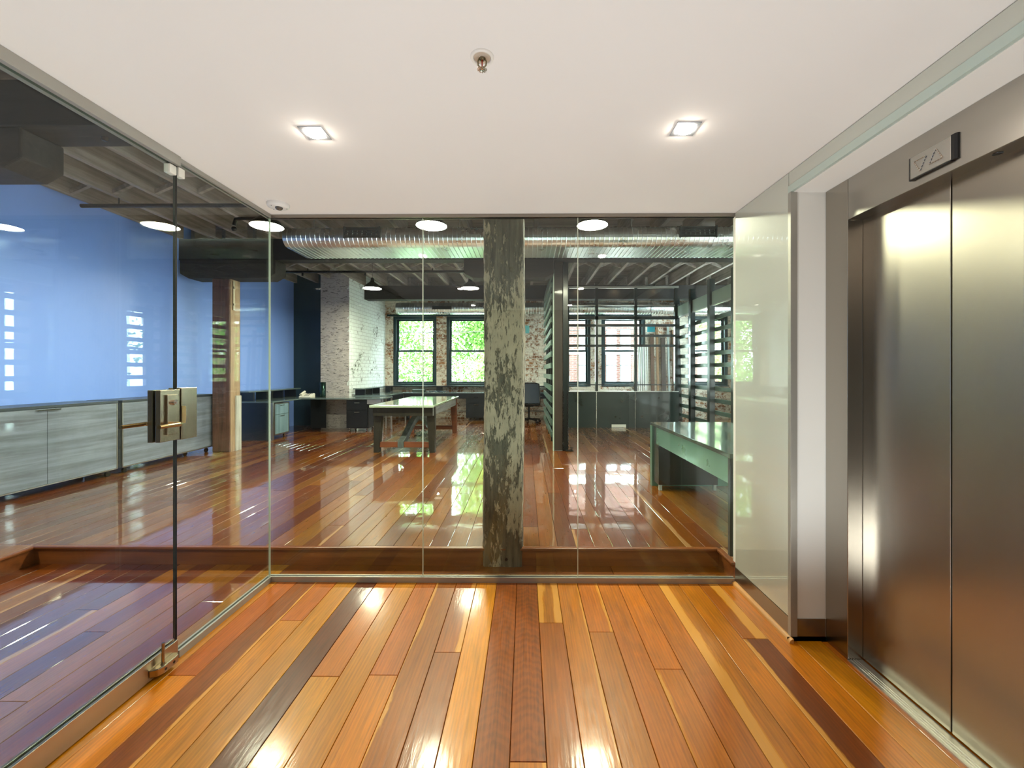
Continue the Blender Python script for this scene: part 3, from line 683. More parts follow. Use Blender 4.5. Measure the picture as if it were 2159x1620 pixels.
# ------------------------------------------------------------------ posts, bolsters, beams, joists
def rough_post(name, x0, x1, y0, y1, z0, z1, mat, label, rough=.006, round_=.035):
    nz = int((z1-z0)/.03); pts = []
    # rounded square section
    sec = []
    cxp = [(x1-round_, y1-round_, 0), (x0+round_, y1-round_, 1), (x0+round_, y0+round_, 2), (x1-round_, y0+round_, 3)]
    for (cx_, cy_, q) in cxp:
        for k in range(5):
            a = q*PI/2+k*PI/8; sec.append((cx_+round_*math.cos(a), cy_+round_*math.sin(a)))
    # densify faces
    dens = []
    for i in range(len(sec)):
        a = Vector(sec[i]); b = Vector(sec[(i+1) % len(sec)]); n = max(1, int((b-a).length/.03))
        for k in range(n): dens.append(a.lerp(b, k/n))
    cen = Vector(((x0+x1)/2, (y0+y1)/2)); n = len(dens); vs = []; fs = []
    colr = [random.uniform(-1, 1) for _ in range(n)]
    ph = random.uniform(0, 6)
    for j in range(nz+1):
        z = z0+(z1-z0)*j/nz
        for i, p in enumerate(dens):
            d = (p-cen).normalized()
            off = rough*(.5*colr[i]+.35*random.uniform(-1, 1)+.6*math.sin(z*2.3+i*.35+ph)*math.sin(z*.9+i*.1))
            q = p+d*off; vs.append((q.x+.006*math.sin(z*1.7+ph), q.y, z))
    for j in range(nz):
        for i in range(n):
            fs.append((j*n+i, j*n+(i+1) % n, (j+1)*n+(i+1) % n, (j+1)*n+i))
    m = MB(); m.add(vs, fs, True); m.add([vs[i] for i in range(n)], [tuple(range(n))[::-1]]); m.add([vs[nz*n+i] for i in range(n)], [tuple(range(n))])
    return m.build(name, mat, label)
pt = thing('timber_post', 'thick weathered timber post with flaking cream paint, behind the middle glass pane', 'timber post', (-.155, 3.16, 0))
rough_post('shaft', -.297, -.013, 3.008, 3.29, 0.0, 2.83, M['post'], pt, .007)
MB().tube([(-.135, 3.0075, .055), (-.135, 3.003, .055)], .011, 12).build('bolt_hole', M['black'], pt)
def bolster(x0, x1, y0, y1, label):
    c = .13; z0, z1 = 2.83, 3.119
    m = MB().prism([(x0, z1), (x0, z0+c*.55), (x0+c, z0), (x1-c, z0), (x1, z0+c*.55), (x1, z1)], y0, y1, 'Y')
    o = m.build('bolster', M['bolster'], loc=((x0+x1)/2, (y0+y1)/2, z0), bevel=.012)
    return tag(o, label, 'bolster', 'timber bolsters on the posts')
bolster(-.95, .44, 6.58, 6.86, 'dark chamfered timber bolster across the hidden post behind the weathered post')
bolster(-5.36, -3.87, 6.57, 6.87, 'dark chamfered timber bolster on the brown post by the blue wall')
bolster(-5.38, -3.585, 3.0, 3.29, 'greenish rough bolster end cut off by the left edge of the photo')
bolster(-.95, .66, 3.0, 3.29, 'timber bolster on top of the weathered post, above the lobby ceiling line')
bolster(3.7, 5.3, 6.58, 6.86, 'dark chamfered timber bolster over the post beyond the right slat screen')
pl = thing('timber_post', 'brown timber post with pale side, standing by the grey cabinets and blue wall', 'timber post', (-4.74, 6.73, Z1))
MB().box(-4.877, -4.606, 6.6, 6.86, Z1, 2.83).build('shaft', M['postdark'], pl, bevel=.012)
MB().box(-4.606, -4.600, 6.62, 6.84, Z1, 2.83).build('pale_side', M['postlight'], pl, bevel=.003)
MB().box(-4.600, -4.585, 6.66, 6.70, 2.35, 2.80).tube([(-4.585, 6.68, 2.70), (-4.575, 6.68, 2.70)], .018, 10).tube([(-4.585, 6.68, 2.44), (-4.575, 6.68, 2.44)], .018, 10).build('bolted_strap', steel('pale_iron_strap', '#a39a8a', .5, 'Z'), pl)
MB().box(-4.600, -4.575, 6.72, 6.84, Z1, 1.0).build('corner_guard', timber('whitewashed_guard_board', '#8a877e', '#c9c8c0', 'Z', 1, .6), pl, bevel=.003)
for (x0, y0, lab) in ((-.29, 6.59, 'timber post hidden directly behind the weathered post, under the middle bolster'), (4.36, 6.59, 'timber post beyond the right slat screen'), ):
    t_ = thing('timber_post', lab, 'timber post', (x0+.14, y0+.14, Z1)); MB().box(x0, x0+.28, y0, y0+.28, Z1, 2.83).build('shaft', M['postdark'], t_, bevel=.012)
for (y0, y1, x0, x1, lab) in ((2.99, 3.28, -5.4, 5.6, 'dark timber ceiling beam nearest the glass, crossing at the upper left'), (6.6, 6.82, -5.4, 5.6, 'dark timber ceiling beam just behind the large silver duct'), (10.2, 10.46, -4.0, 5.6, 'dark timber ceiling beam in front of the windows, above the small pendants')):
    o = tag(MB().box(x0, x1, y0, y1, 3.12, 3.45).build('timber_beam', M['beam'], loc=(0, (y0+y1)/2, 3.12), bevel=.008), lab, 'ceiling beam')
bolts = []
for (x, y, w) in ((-3.13, 3.15, 'left'), (-2.92, 3.15, 'right')): tag(MB().lathe([(0, 0), (.02, 0), (.02, .02), (.03, .022)][::-1], (x, y, 3.098), 8).build('beam_bolt', M['pipe'], loc=(x, y, 3.10)), f'iron bolt head under the nearest ceiling beam, the {w} one of two', 'bolt', 'bolt heads under the nearest beam')
JX_L = [-1.85-.5*k for k in range(7, -1, -1)]
JX_M = [-1.35, -.85, -.35, .15]
JX_R = [.95+.5*k for k in range(10)]
bays = [(-1.45, 2.99, JX_L, 'nearest the glass door'), (3.28, 6.6, JX_L+JX_M+JX_R, 'above the large duct'), (6.82, 10.2, JX_L+JX_M+JX_R, 'above the long table'), (10.46, 11.53, JX_L[1:]+JX_M+JX_R, 'just before the windows')]
for bi, (y0, y1, xl, nm) in enumerate(bays):
    proto = None
    xl = [x for x in xl if x < 5.5 and not (bi == 3 and x < -3.8)]
    for k, x in enumerate(xl):
        lab = f'grey ceiling joist, {ORD[k]} from the blue wall, {nm}'
        if proto is None:
            proto = MB().box(x-.03, x+.03, y0, y1, 3.45, 3.70).build('ceiling_joist', M['beamy'], loc=(x, (y0+y1)/2, 3.45), bevel=.004); tag(proto, lab, 'ceiling joist', 'ceiling joists '+nm); px = x
        else:
            c = proto.copy(); COL.objects.link(c); c.location = (x, (y0+y1)/2, 3.45); c['label'] = lab
    if bi in (0, 1, 2):
        ym = {0: 1.35, 1: 4.98, 2: 8.55}[bi]; pr = None
        for k in range(len(xl)-1):
            a, b = xl[k]+.03, xl[k+1]-.03
            if b-a > .6: continue
            lab = f'crossed braces after the {ORD[k]} joist from the blue wall, {nm}'
            if pr is None or abs((b-a)-pw) > .02:
                th = thing('joist_bracing', lab, 'bracing', (a, ym, 3.45), 'crossed braces '+nm)
                MB().bar((a, ym-.028, 3.48), (b, ym-.028, 3.67), .04, .05, (0, 0, 1)).build('brace', M['beamy'], th)
                MB().bar((a, ym+.028, 3.67), (b, ym+.028, 3.48), .04, .05, (0, 0, 1)).build('brace', M['beamy'], th)
                pr = th; pw = b-a
            else: dup(pr, (a, ym, 3.45), lab)
tag(MB().box(-3.55, -2.95, 4.2, 4.4, 3.40, 3.448).build('ceiling_noggin', M['beamy'], loc=(-3.2, 4.3, 3.40)), 'short timber block fixed across the joists at upper left', 'timber block')
# pipes
tag(MB().tube([(-5.3, 5.05, 3.36), (-1.9, 5.05, 3.36)], .024, 12).tube([(-4.85, 5.05, 3.36), (-4.85, 5.05, 3.46)], .008, 6).tube([(-2.35, 5.05, 3.36), (-2.35, 5.05, 3.46)], .008, 6).tube([(-2.9, 5.05, 3.36), (-2.9, 5.05, 3.2), (-2.9, 4.98, 3.18), (-3.33, 4.98, 3.18)], .02, 10).tube([(-3.33, 4.98, 3.18), (-3.40, 4.98, 3.17), (-3.42, 4.98, 3.10)], .022, 10).lathe([(0, 0), (.02, 0), (.03, .03), (.02, .05)], (-3.42, 4.98, 3.03), 12).build('sprinkler_pipe', M['pipe'], loc=(-3.5, 5.05, 3.36)), 'black sprinkler pipe with a dropped elbow below the joists at upper left', 'pipe')
tag(MB().tube([(-5.2, 8.5, 3.38), (-1.05, 8.5, 3.38)], .026, 12).tube([(-4.35, 8.5, 3.38), (-4.35, 8.5, 3.46)], .008, 6).tube([(-1.85, 8.5, 3.38), (-1.85, 8.5, 3.46)], .008, 6).tube([(-4.46, 8.5, 3.38), (-4.46, 8.5, 3.30)], .02, 8).tube([(-3.2, 8.5, 3.38), (-3.2, 8.5, 3.30)], .02, 8).build('sprinkler_pipe', M['pipe'], loc=(-3.1, 8.5, 3.38)), 'black sprinkler pipe crossing under the joists above the desks and table', 'pipe')
tag(MB().tube([(-3.3, 3.33, 3.438), (-1.8, 3.33, 3.438)], .013, 8).build('sprinkler_pipe', M['redpipe'], loc=(-2.6, 3.33, 3.4)), 'thin red pipe along the far side of the nearest beam', 'pipe')

# ------------------------------------------------------------------ ducts
def duct(name, x0, x1, cyl, r, flat, z, label, pitch=.06):
    th = thing(name, label, 'air duct', (x0, cyl, z-r))
    prof = []
    for k in range(13): a = PI/2+k*PI/12; prof.append((cyl+r*math.cos(a), z+r*math.sin(a)))
    for k in range(13): a = -PI/2+k*PI/12; prof.append((cyl+flat+r*math.cos(a), z+r*math.sin(a)))
    n = len(prof); vs = []; fs = []; cyc = cyl+flat/2
    x = x0; ring = 0; offs = [(0, 0.), (.78, 0.), (.84, .006), (.92, .006)]
    while x < x1:
        for (f, d) in offs:
            for (py, pz) in prof:
                dy = py-max(cyl, min(cyl+flat, py)); dz = pz-z; l = math.hypot(dy, dz) or 1
                vs.append((x+f*pitch, py+dy/l*d, pz+dz/l*d))
            ring += 1
        x += pitch
    for j in range(ring-1):
        for i in range(n): fs.append((j*n+i, j*n+(i+1) % n, (j+1)*n+(i+1) % n, (j+1)*n+i))
    m = MB(); m.add(vs, fs, False); m.add(vs[:n], [tuple(range(n))])
    m.build('duct_body', M['duct'], th)
    return th
d1 = duct('air_duct', -3.08, 5.4, 5.50, .125, .48, 3.105, 'large ribbed silver air duct crossing behind the glass under the ceiling')
def grille(th, x0, x1, y, z0, z1, tilt=.03):
    g = MB()
    g.bar(((x0+x1)/2, y, z0), ((x0+x1)/2, y+tilt, z1), x1-x0, .004, (0, -1, 0))
    go = g.build('grille', M['grille'], th)
    m = MB(); n = 4
    for i in range(n+1):
        z = z0+(z1-z0)*i/n; yy = y-.008+tilt*i/n; m.box(x0, x1, yy-.004, yy+.004, z-.004, z+.005)
    m.box(x0-.01, x0+.004, y-.012, y+tilt, z0-.006, z1+.006).box(x1-.004, x1+.01, y-.012, y+tilt, z0-.006, z1+.006)
    m.build('grille_blade', plain('grille_blade_grey', '#3c4442', .4, .5), go)
grille(d1, UX(726, 5.38), UX(800, 5.38), 5.366, 3.07, 3.205)
grille(d1, UX(1434, 5.38), UX(1508, 5.38), 5.366, 3.07, 3.205)
m = MB()
for x in (UX(656, 5.5), UX(1333, 5.5), UX(968, 5.5)): m.tube([(x, 5.55, 3.2), (x, 5.55, 3.69)], .006, 6)
m.build('hanger_rod', M['steeltrim'], d1)
d2 = duct('air_duct', -3.35, 5.4, 11.12, .15, .06, 3.035, 'smaller ribbed duct running above the windows at the back', .07)
m = MB()
for x in (-2.8, -.5, 1.8, 4.2): m.tube([(x, 11.15, 3.15), (x, 11.15, 3.70)], .006, 6)
m.build('hanger_rod', M['steeltrim'], d2)
grille(d2, UX(912, 10.97), UX(951, 10.97), 10.955, 2.99, 3.07, .01)

# ------------------------------------------------------------------ pendants
def pendant(x, y, z, label, D=.35):
    th = thing('pendant_lamp', label, 'pendant lamp', (x, y, z), 'round pendant lamps over the office')
    R = D/2
    MB().lathe([(R, 0), (R*.98, .012), (R*.78, .055), (R*.42, .105), (R*.22, .135), (.034, .15), (.03, .20), (.012, .21)], (x, y, z), 40).lathe([(R-.003, 0), (R*.97, .004)], (x, y, z), 40).build('shade', M['shade'], th)
    MB().lathe([(R-.006, 0), (R*.96, .012), (R*.76, .052), (R*.40, .10)], (x, y, z+.001), 40).build('lining', M['shadein'], th)
    MB().lathe([(0.0001, 0), (R-.012, 0)], (x, y, z+.010), 40).build('diffuser', M['pglow'], th)
    MB().tube([(x, y, z+.2), (x, y, 3.695)], .004, 6).build('cord', M['black'], th)
    return th
P0 = pendant(-1.052, 4.77, 3.01, 'lit pendant lamp seen beside the left joint of the middle pane')
dup(P0, (.745, 4.77, 3.01), 'lit pendant lamp in front of the large duct, right of the weathered post')
dup(P0, (-2.905, 4.77, 3.01), 'lit pendant lamp at the left corner of the glass partition')
dup(P0, (2.56, 4.77, 3.01), 'lit pendant lamp hidden behind the white lobby wall, mirrored in the glass door')
dup(P0, (-2.95, 8.2, 2.985), 'small-looking lit pendant with visible dome above the left desks')
dup(P0, (-1.066, 8.2, 2.985), 'small-looking lit pendant with visible dome just left of the weathered post')
dup(P0, (-4.0, 1.0, 3.01), 'lit pendant lamp over the office aisle left of the glass door')
for k, u in enumerate((1218, 1300, 1382)):
    x = UX(u, 10.02)
    th = thing('spotlight', f'small warm spotlight washing the beam above the meeting area, {ORD[k]} from the left', 'spotlight', (x, 10.08, 3.36), 'small spotlights on the beam above the meeting area')
    MB().lathe([(.03, .08), (.032, 0), (.024, 0), (.022, .03), (0, .03)], (x, 10.12, 3.36), 18).tube([(x, 10.12, 3.43), (x, 10.20, 3.43)], .008, 8).build('can', M['black'], th)
    MB().lathe([(0.0001, 0), (.02, 0)], (x, 10.12, 3.366), 14).build('lamp', M['sglow'], th)

# ------------------------------------------------------------------ grey cabinets along the blue wall
def cabinet(y0, label):
    y1 = y0+1.517; x1 = -4.93; x0 = -5.37; zb, zt = .205, 1.03; ym = (y0+y1)/2
    th = thing('storage_cabinet', label, 'cabinet', ((x0+x1)/2, ym, Z1), 'grey timber cabinets along the blue wall')
    MB().box(x0, x1-.02, y0, y1, zb, zt-.03).build('carcass', M['ply'], th, bevel=.002)
    MB().box(x0-.0, x1+.004, y0-.004, y1+.004, zt-.03, zt).build('top', M['plytop'], th, bevel=.002)
    MB().box(x1-.02, x1+.001, y0, y0+.012, zb, zt-.031).box(x1-.02, x1+.001, y1-.012, y1, zb, zt-.031).box(x1-.02, x1+.001, y0, y1, zb, zb+.012).build('edge_strip', M['steeltrim'], th)
    for i, (a, b) in enumerate(((y0+.014, ym-.002), (ym+.002, y1-.014))):
        d = MB().box(x1-.018, x1, a, b, zb+.014, zt-.034).build('door', M['ply'], th, bevel=.0015)
    MB().bar((x1+.012, ym-.11, zt-.045), (x1+.012, ym+.11, zt-.045), .02, .012).build('pull', M['chrome'], th)
    for yy in (y0+.08, y1-.08):
        for xx in (x0+.06, x1-.05):
            c = MB().tube([(xx-.012, yy, Z1+.030), (xx+.012, yy, Z1+.030)], .03, 16)
            co = c.build('caster', M['black'], th); MB().bar((xx, yy, Z1+.04), (xx, yy, zb), .035, .01, (1, 0, 0)).box(xx-.02, xx+.02, yy-.025, yy+.025, zb-.008, zb).build('caster_fork', M['chrome'], co)
    return th
c0 = cabinet(3.602, 'long low grey timber cabinet on castors at the left edge, below the blue wall')
dup(c0, ((-4.93-5.37)/2, 5.177+.7585, Z1), 'second low grey cabinet on castors, behind the glass door lock by the brown post')
dup(c0, ((-4.93-5.37)/2, 2.03+.7585, Z1), 'low grey cabinet on castors nearest the viewer, left of the photo edge')

# ------------------------------------------------------------------ left desk group
dk = thing('desk', 'long dark desk along the blue wall with riser shelf, behind the brown post', 'desk', (-5.0, 8.4, Z1), )
MB().box(-5.38, -4.60, 7.73, 9.37, .812, .837).build('desktop', M['greydesktop'], dk, bevel=.002)
MB().box(-5.38, -4.68, 7.73, 7.765, Z1, .81).build('end_panel', M['navydesk'], dk, bevel=.002)
MB().box(-4.635, -4.60, 7.73, 7.77, Z1, .812).build('leg', M['steeltrim'], dk)
MB().box(-5.36, -5.34, 7.77, 9.3, .35, .81).build('modesty_panel', M['navydesk'], dk)
sf = MB().box(-5.38, -5.02, 7.70, 9.5, 1.0, 1.025).build('riser_shelf', M['greydesktop'], dk, bevel=.002)
m = MB()
for y in (7.9, 8.35, 8.85, 9.35): m.box(-5.3, -5.06, y, y+.03, .837, 1.0)
m.build('shelf_support', M['navydesk'], dk)
def pedestal(xa, xb, ya, yb, face, label, dark=False):
    """drawer unit on castors; face '+X' or '-Y'"""
    zb, zt = Z1+.075, .795
    th = thing('drawer_pedestal', label, 'drawer unit', ((xa+xb)/2, (ya+yb)/2, Z1))
    MB().box(xa, xb, ya, yb, zb, zt).build('body', M['navydesk'], th, bevel=.002)
    fm = M['navydesk'] if dark else M['bluesteel']
    z_s = zb+(zt-zb)*.64
    for (z0, z1) in ((zb+.02, z_s-.003), (z_s+.003, zt-.02)):
        if face == '+X': d = MB().box(xb, xb+.016, ya+.02, yb-.02, z0, z1).build('drawer', fm, th, bevel=.0015); MB().box(xb+.016, xb+.03, (ya+yb)/2-.07, (ya+yb)/2+.07, z1-.03, z1-.022).build('handle', M['chrome'], d)
        else: d = MB().box(xa+.02, xb-.02, ya-.016, ya, z0, z1).build('drawer', fm, th, bevel=.0015); MB().box((xa+xb)/2-.055, (xa+xb)/2+.055, ya-.03, ya-.016, z1-.045, z1-.033).build('handle', M['chrome'], d)
    if not dark:
        m = MB().box(xb, xb+.02, ya, ya+.02, zb, zt).box(xb, xb+.02, yb-.02, yb, zb, zt).box(xb, xb+.02, ya+.02, yb-.02, zt-.02, zt).box(xb, xb+.02, ya+.02, yb-.02, zb, zb+.02)
        m.build('front_frame', M['steeltrim'], th)
    for xx in (xa+.05, xb-.05):
        for yy in (ya+.05, yb-.05): MB().tube([(xx-.012, yy, Z1+.028), (xx+.012, yy, Z1+.028)], .028, 14).box(xx-.008, xx+.008, yy-.012, yy+.012, Z1+.03, zb).build('caster', M['chrome'], th)
    return th
pedestal(-5.10, -4.64, 7.82, 8.31, '+X', 'steel-fronted drawer unit on castors under the desk behind the left glass joint')
dk2 = thing('desk', 'dark desk in front of the rough rendered brick pier, telephone on it', 'desk', (-3.8, 9.05, Z1))
MB().box(-4.60, -2.92, 8.72, 9.37, .812, .837).build('desktop', M['greydesktop'], dk2, bevel=.002)
for yy in (8.75, 9.33): MB().box(-2.955, -2.925, yy, yy+.03, Z1, .812).build('leg', M['steeltrim'], dk2)
MB().box(-3.25, -2.96, 8.73, 8.75, .72, .81).build('cable_tray', M['steeltrim'], dk2)
MB().box(-4.6, -4.27, 9.1, 9.12, Z1+.05, .81).build('side_panel', M['navydesk'], dk2)
pedestal(-3.73, -3.27, 8.86, 9.28, '-Y', 'black two-drawer unit on castors under the desk by the rendered pier', True)
# telephone
ph = thing('telephone', 'cream desk telephone on the dark desk beside the blue wall corner', 'telephone', (-4.62, 8.98, .837))
x0, y0 = -4.62, 8.98
MB().prism([(y0-.1, .837), (y0+.1, .837), (y0+.1, .91), (y0+.07, .93), (y0-.1, .862)], x0-.12, x0+.13, 'X').build('base', M['phone'], ph, bevel=.006)
MB().tube([(x0-.09, y0-.08, .90), (x0-.095, y0-.02, .925), (x0-.095, y0+.05, .95), (x0-.09, y0+.09, .955)], [.026, .018, .018, .026], 12).build('handset', M['phone'], ph)
m = MB()
for i in range(4):
    for j in range(3): m.box(x0-.02+j*.035, x0+.002+j*.035, y0-.07+i*.03, y0-.05+i*.03, .875+i*.0122, .883+i*.0122)
m.build('keypad', plain('grey_keys', '#7d7a74', .5), ph); MB().box(x0-.02, x0+.1, y0+.045, y0+.075, .918, .930).build('display', M['black'], ph)
tag(MB().lathe([(0, 0), (.06, 0), (.062, .02), (.062, .32), (.056, .32), (.056, .02), (0, .02)], (-4.36, 9.15, .838), 24).build('metal_tube', plain('dark_green_metal_tube', '#16302c', .25, .7), loc=(-4.36, 9.15, .838)), 'dark green upright cylinder standing on the desk against the rendered pier', 'cylinder holder')
dk3 = thing('desk', 'dark desk with riser shelf along the white brick return', 'desk', (-3.4, 10.1, Z1))
MB().box(-3.83, -3.10, 9.50, 10.84, .83, .855).build('desktop', M['greydesktop'], dk3, bevel=.002)
MB().box(-3.13, -3.10, 9.50, 9.53, Z1, .83).build('leg', M['steeltrim'], dk3)
MB().box(-3.11, -3.10, 9.55, 10.8, .70, .83).build('apron', M['navydesk'], dk3)
MB().box(-3.83, -3.58, 9.45, 10.9, .99, 1.012).build('riser_shelf', M['greydesktop'], dk3)
m = MB()
for y in (9.55, 10.0, 10.5): m.box(-3.82, -3.6, y, y+.03, .855, .99)
m.build('shelf_support', M['navydesk'], dk3)
dk4 = thing('desk', 'long dark counter desk under the far windows with riser shelf', 'desk', (-1.4, 11.2, Z1))
MB().box(-3.79, .78, 10.85, 11.5, .83, .855).build('desktop', M['greydesktop'], dk4, bevel=.002)
MB().box(-3.10, .78, 10.86, 10.88, .70, .83).build('apron', M['navydesk'], dk4)
MB().box(-3.75, .78, 11.22, 11.5, .985, 1.01).build('riser_shelf', M['navydesk'], dk4)
m = MB()
for x in (-3.7, -2.35, -.8, .6): m.box(x, x+.12, 11.24, 11.48, .855, .985)
m.build('shelf_support', M['navydesk'], dk4)
m = MB()
for x in (-3.08, .74): m.box(x, x+.03, 10.88, 11.45, Z1, .83)
m.build('leg', M['steeltrim'], dk4)
pedestal(-1.52, -1.0, 10.89, 11.4, '-Y', 'dark drawer unit under the far counter, left of the weathered post', True)
pedestal(-3.02, -2.55, 10.92, 11.4, '-Y', 'dark drawer unit under the far counter, seen below the long table', True)
tag(MB().box(-2.93, -2.62, 11.0, 11.18, .856, .93).build('document_tray', plain('dark_tray', '#3c4a46', .4), loc=(-2.8, 11.1, .856), bevel=.01), 'small dark box on the far counter below the first window', 'box')
m = MB()
for k in range(5):
    pts = []; bx = -2.5+k*.09
    for i in range(14): a = i*.55+k; pts.append((bx+.11*math.cos(a)+.02*i*.3, 11.08+.05*math.sin(a*1.3), .872+.012*math.sin(i*1.7+k)))
    m.tube(pts, .008, 6)
tag(m.build('cable_bundle', plain('grey_blue_cable', '#4b5c66', .4), loc=(-2.3, 11.08, .86)), 'tangled grey cables lying on the far counter beside the small box', 'cables')
tag(MB().tube([(-3.6, 11.5, .32), (.8, 11.5, .32)], .018, 8).build('wall_conduit', M['steeltrim'], loc=(-1.4, 11.5, .32)), 'pale conduit running low along the brick wall under the windows', 'conduit')

# ------------------------------------------------------------------ long table
tb = thing('long_table', 'long timber work table with pale glossy top and curved brace in the office', 'table', (-1.88, 7.65, Z1))
MB().box(-2.365, -1.385, 6.43, 8.86, .835, .872).build('table_top', M['tabletop'], tb, bevel=.008)
MB().box(-2.33, -1.42, 6.50, 6.53, .705, .834).box(-2.33, -1.42, 8.76, 8.79, .705, .834).build('end_apron', M['tableedge'], tb)
MB().box(-2.335, -2.305, 6.53, 8.76, .705, .834).box(-1.445, -1.415, 6.53, 8.76, .705, .834).build('side_apron', timber('weathered_grey_apron', '#6a6a68', '#a8a8a4', 'Y', 1, .4, .2), tb)
for (y, mt) in ((6.58, M['tableedge']), (8.66, M['tablestretch'])):
    for (xo, sg) in ((-2.35, 1), (-1.40, -1)):
        a = xo; b = xo+sg*.135; c = xo+sg*.085
        xa, xb = sorted((a, b)); xc, xd = sorted((a, c))
        MB().hexa([(xc, y, Z1), (xd, y, Z1), (xd, y+.10, Z1), (xc, y+.10, Z1)], [(xa, y, .834), (xb, y, .834), (xb, y+.10, .834), (xa, y+.10, .834)]).build('leg', mt, tb, bevel=.004)
    MB().box(-2.27, -1.48, y+.02, y+.08, .206, .291).build('stretcher', M['tablestretch'], tb, bevel=.003)
m = MB(); vs = []; fs = []; N = 28
for i in range(N+1):
    t_ = i/N; y = 6.58+t_*2.16; zc = .25+.33*math.sin(PI*t_)**1.3
    y2 = y; dz = .055
    tx = PI*t_; nrm = Vector((0, -.33*1.3*max(0, math.sin(tx))**.3*math.cos(tx)*PI/2.16, 1)).normalized()
    for (sx_, sn) in ((-.045, -.05), (.045, -.05), (.045, .05), (-.045, .05)):
        vs.append((-1.93+sx_, y+nrm.y*sn, zc+nrm.z*sn))
for i in range(N):
    for k in range(4): fs.append((i*4+k, i*4+(k+1) % 4, (i+1)*4+(k+1) % 4, (i+1)*4+k))
m.add(vs, fs); m.add(vs[:4], [(0, 1, 2, 3)]); m.add(vs[-4:], [(0, 1, 2, 3)]); m.build('curved_brace', M['greybrace'], tb, bevel=.003)

# ------------------------------------------------------------------ reception desk (right)
rd = thing('reception_desk', 'blue-green reflective counter desk behind the glass at the right', 'desk', (1.9, 3.9, Z1))
MB().box(1.383, 2.25, 2.90, 4.75, .79, .82).build('desktop', M['desktop'], rd, bevel=.002)
MB().box(1.393, 1.411, 2.93, 4.56, .61, .789).build('apron', M['greenmetal'], rd, bevel=.001)
MB().box(1.383, 2.25, 4.68, 4.75, Z1, .789).build('end_panel', M['greenmetal'], rd, bevel=.002)
MB().box(1.383, 2.25, 2.90, 2.93, Z1, .789).build('side_panel', M['blacksteel'], rd, bevel=.002)
pdx = MB().box(1.400, 2.02, 4.50, 4.66, Z1+.06, .788).build('pedestal', M['darkpanel'], rd, bevel=.002)
m = MB()
for x in (1.41, 1.98): m.box(x, x+.03, 4.51, 4.54, Z1, Z1+.06)
m.build('foot', M['glassedge'], pdx)

# ------------------------------------------------------------------ meeting area: slatted partitions
YM = 9.58
pm = thing('partition_screen', 'dark steel framed partition with low panels and three thin slats before the far windows', 'partition', (2.2, YM, Z1))
X0, X1 = .53, 3.42
edges = [X0, .965, 1.60, 2.47, X1]
for a, b in zip([X0, 1.60, 2.47], [1.585, 2.455, X1]): MB().box(a, b, YM, YM+.03, Z1, .93).build('low_panel', M['darkpanel'], pm, bevel=.002)
MB().box(X0, X1, YM-.03, YM+.16, .93, .948).build('ledge', M['steeltrim'], pm)
for x in (.92, 1.565, 2.44, 3.34): MB().box(x, x+.06, YM-.02, YM+.05, .95, 3.30).build('post', M['blacksteel'], pm)
MB().box(X0, X1, YM-.03, YM+.05, 3.255, 3.30).build('head_rail', M['steeltrim'], pm)
MB().box(X0, X1, YM-.01, YM+.03, 2.86, 2.885).build('light_rail', M['steeltrim'], pm)
MB().box(X0, X1, YM-.02, YM+.04, 2.555, 2.625).build('header', M['blacksteel'], pm)
MB().box(X0, X1, YM+.0, YM+.04, 1.08, 1.10).build('sill_rail', M['blacksteel'], pm)
for v in (687, 708.5, 729.5):
    z = zof(v, YM); MB().box(X0, X1, YM-.028, YM-.005, z-.027, z+.027).build('slat', M['darkslat'], pm)
MB().box(1.93, 2.25, YM-.012, YM-.0005, Z1+.005, Z1+.075).build('socket_plate', M['phone'], pm)
# left slat wall (edge-on) with timber and steel end posts
ls = thing('slat_screen', 'edge-on slatted timber screen with dark end post, beside the weathered post', 'slat screen', (.5, 8.2, Z1))
MB().box(.455, .59, 6.755, 6.93, Z1, 3.12).build('timber_end_post', M['brown'], ls, bevel=.006)
MB().box(.595, .675, 6.77, 6.85, Z1, 3.12).box(.595, .60, 6.75, 6.87, Z1, 3.12).box(.67, .675, 6.75, 6.87, Z1, 3.12).build('steel_end_post', M['blacksteel'], ls, bevel=.002)
MB().box(.437, .454, 6.75, 6.86, Z1, 3.0).build('edge_trim', M['fascia'], ls)
for yy in (7.7, 8.65, 9.45): MB().box(.46, .52, yy, yy+.06, Z1, 3.12).build('post', M['blacksteel'], ls)
z = .33
while z < 2.95:
    MB().box(.405, .437, 6.86, 9.55, z, z+.085).build('slat', M['slat'], ls); z += .185
# chain hanging on the steel end post
m = MB(); z = 1.2; k = 0; 
for strand, (cx_, cy_) in enumerate(((.60, 6.735), (.668, 6.733))):
    z = 1.06
    while z > Z1+.03:
        R = .019; r_ = .0045; pts = []
        for i in range(12):
            a = 2*PI*i/12; e = (.6*R*math.cos(a), R*math.sin(a))
            pts.append((cx_+e[0] if k % 2 == 0 else cx_, cy_ if k % 2 == 0 else cy_+e[0], z+e[1]))
        m.tube(pts, r_, 6, closed=True); z -= .029; k += 1
for i in range(16):
    a = i*.9; cx_ = .69+.045*math.cos(a); cy_ = 6.72+.035*math.sin(a); zc = Z1+.008+.004*(i % 3)+.06*max(0, (i-10))/6
    m.tube([(cx_+.019*math.cos(a+t_*2*PI/10), cy_+.019*math.sin(a+t_*2*PI/10), zc) for t_ in range(10)], .0045, 6, closed=True)
tag(m.build('chain', M['pipe'], loc=(.65, 6.73, Z1)), 'dark iron chain hanging down the screen post and heaped on the floor', 'chain')
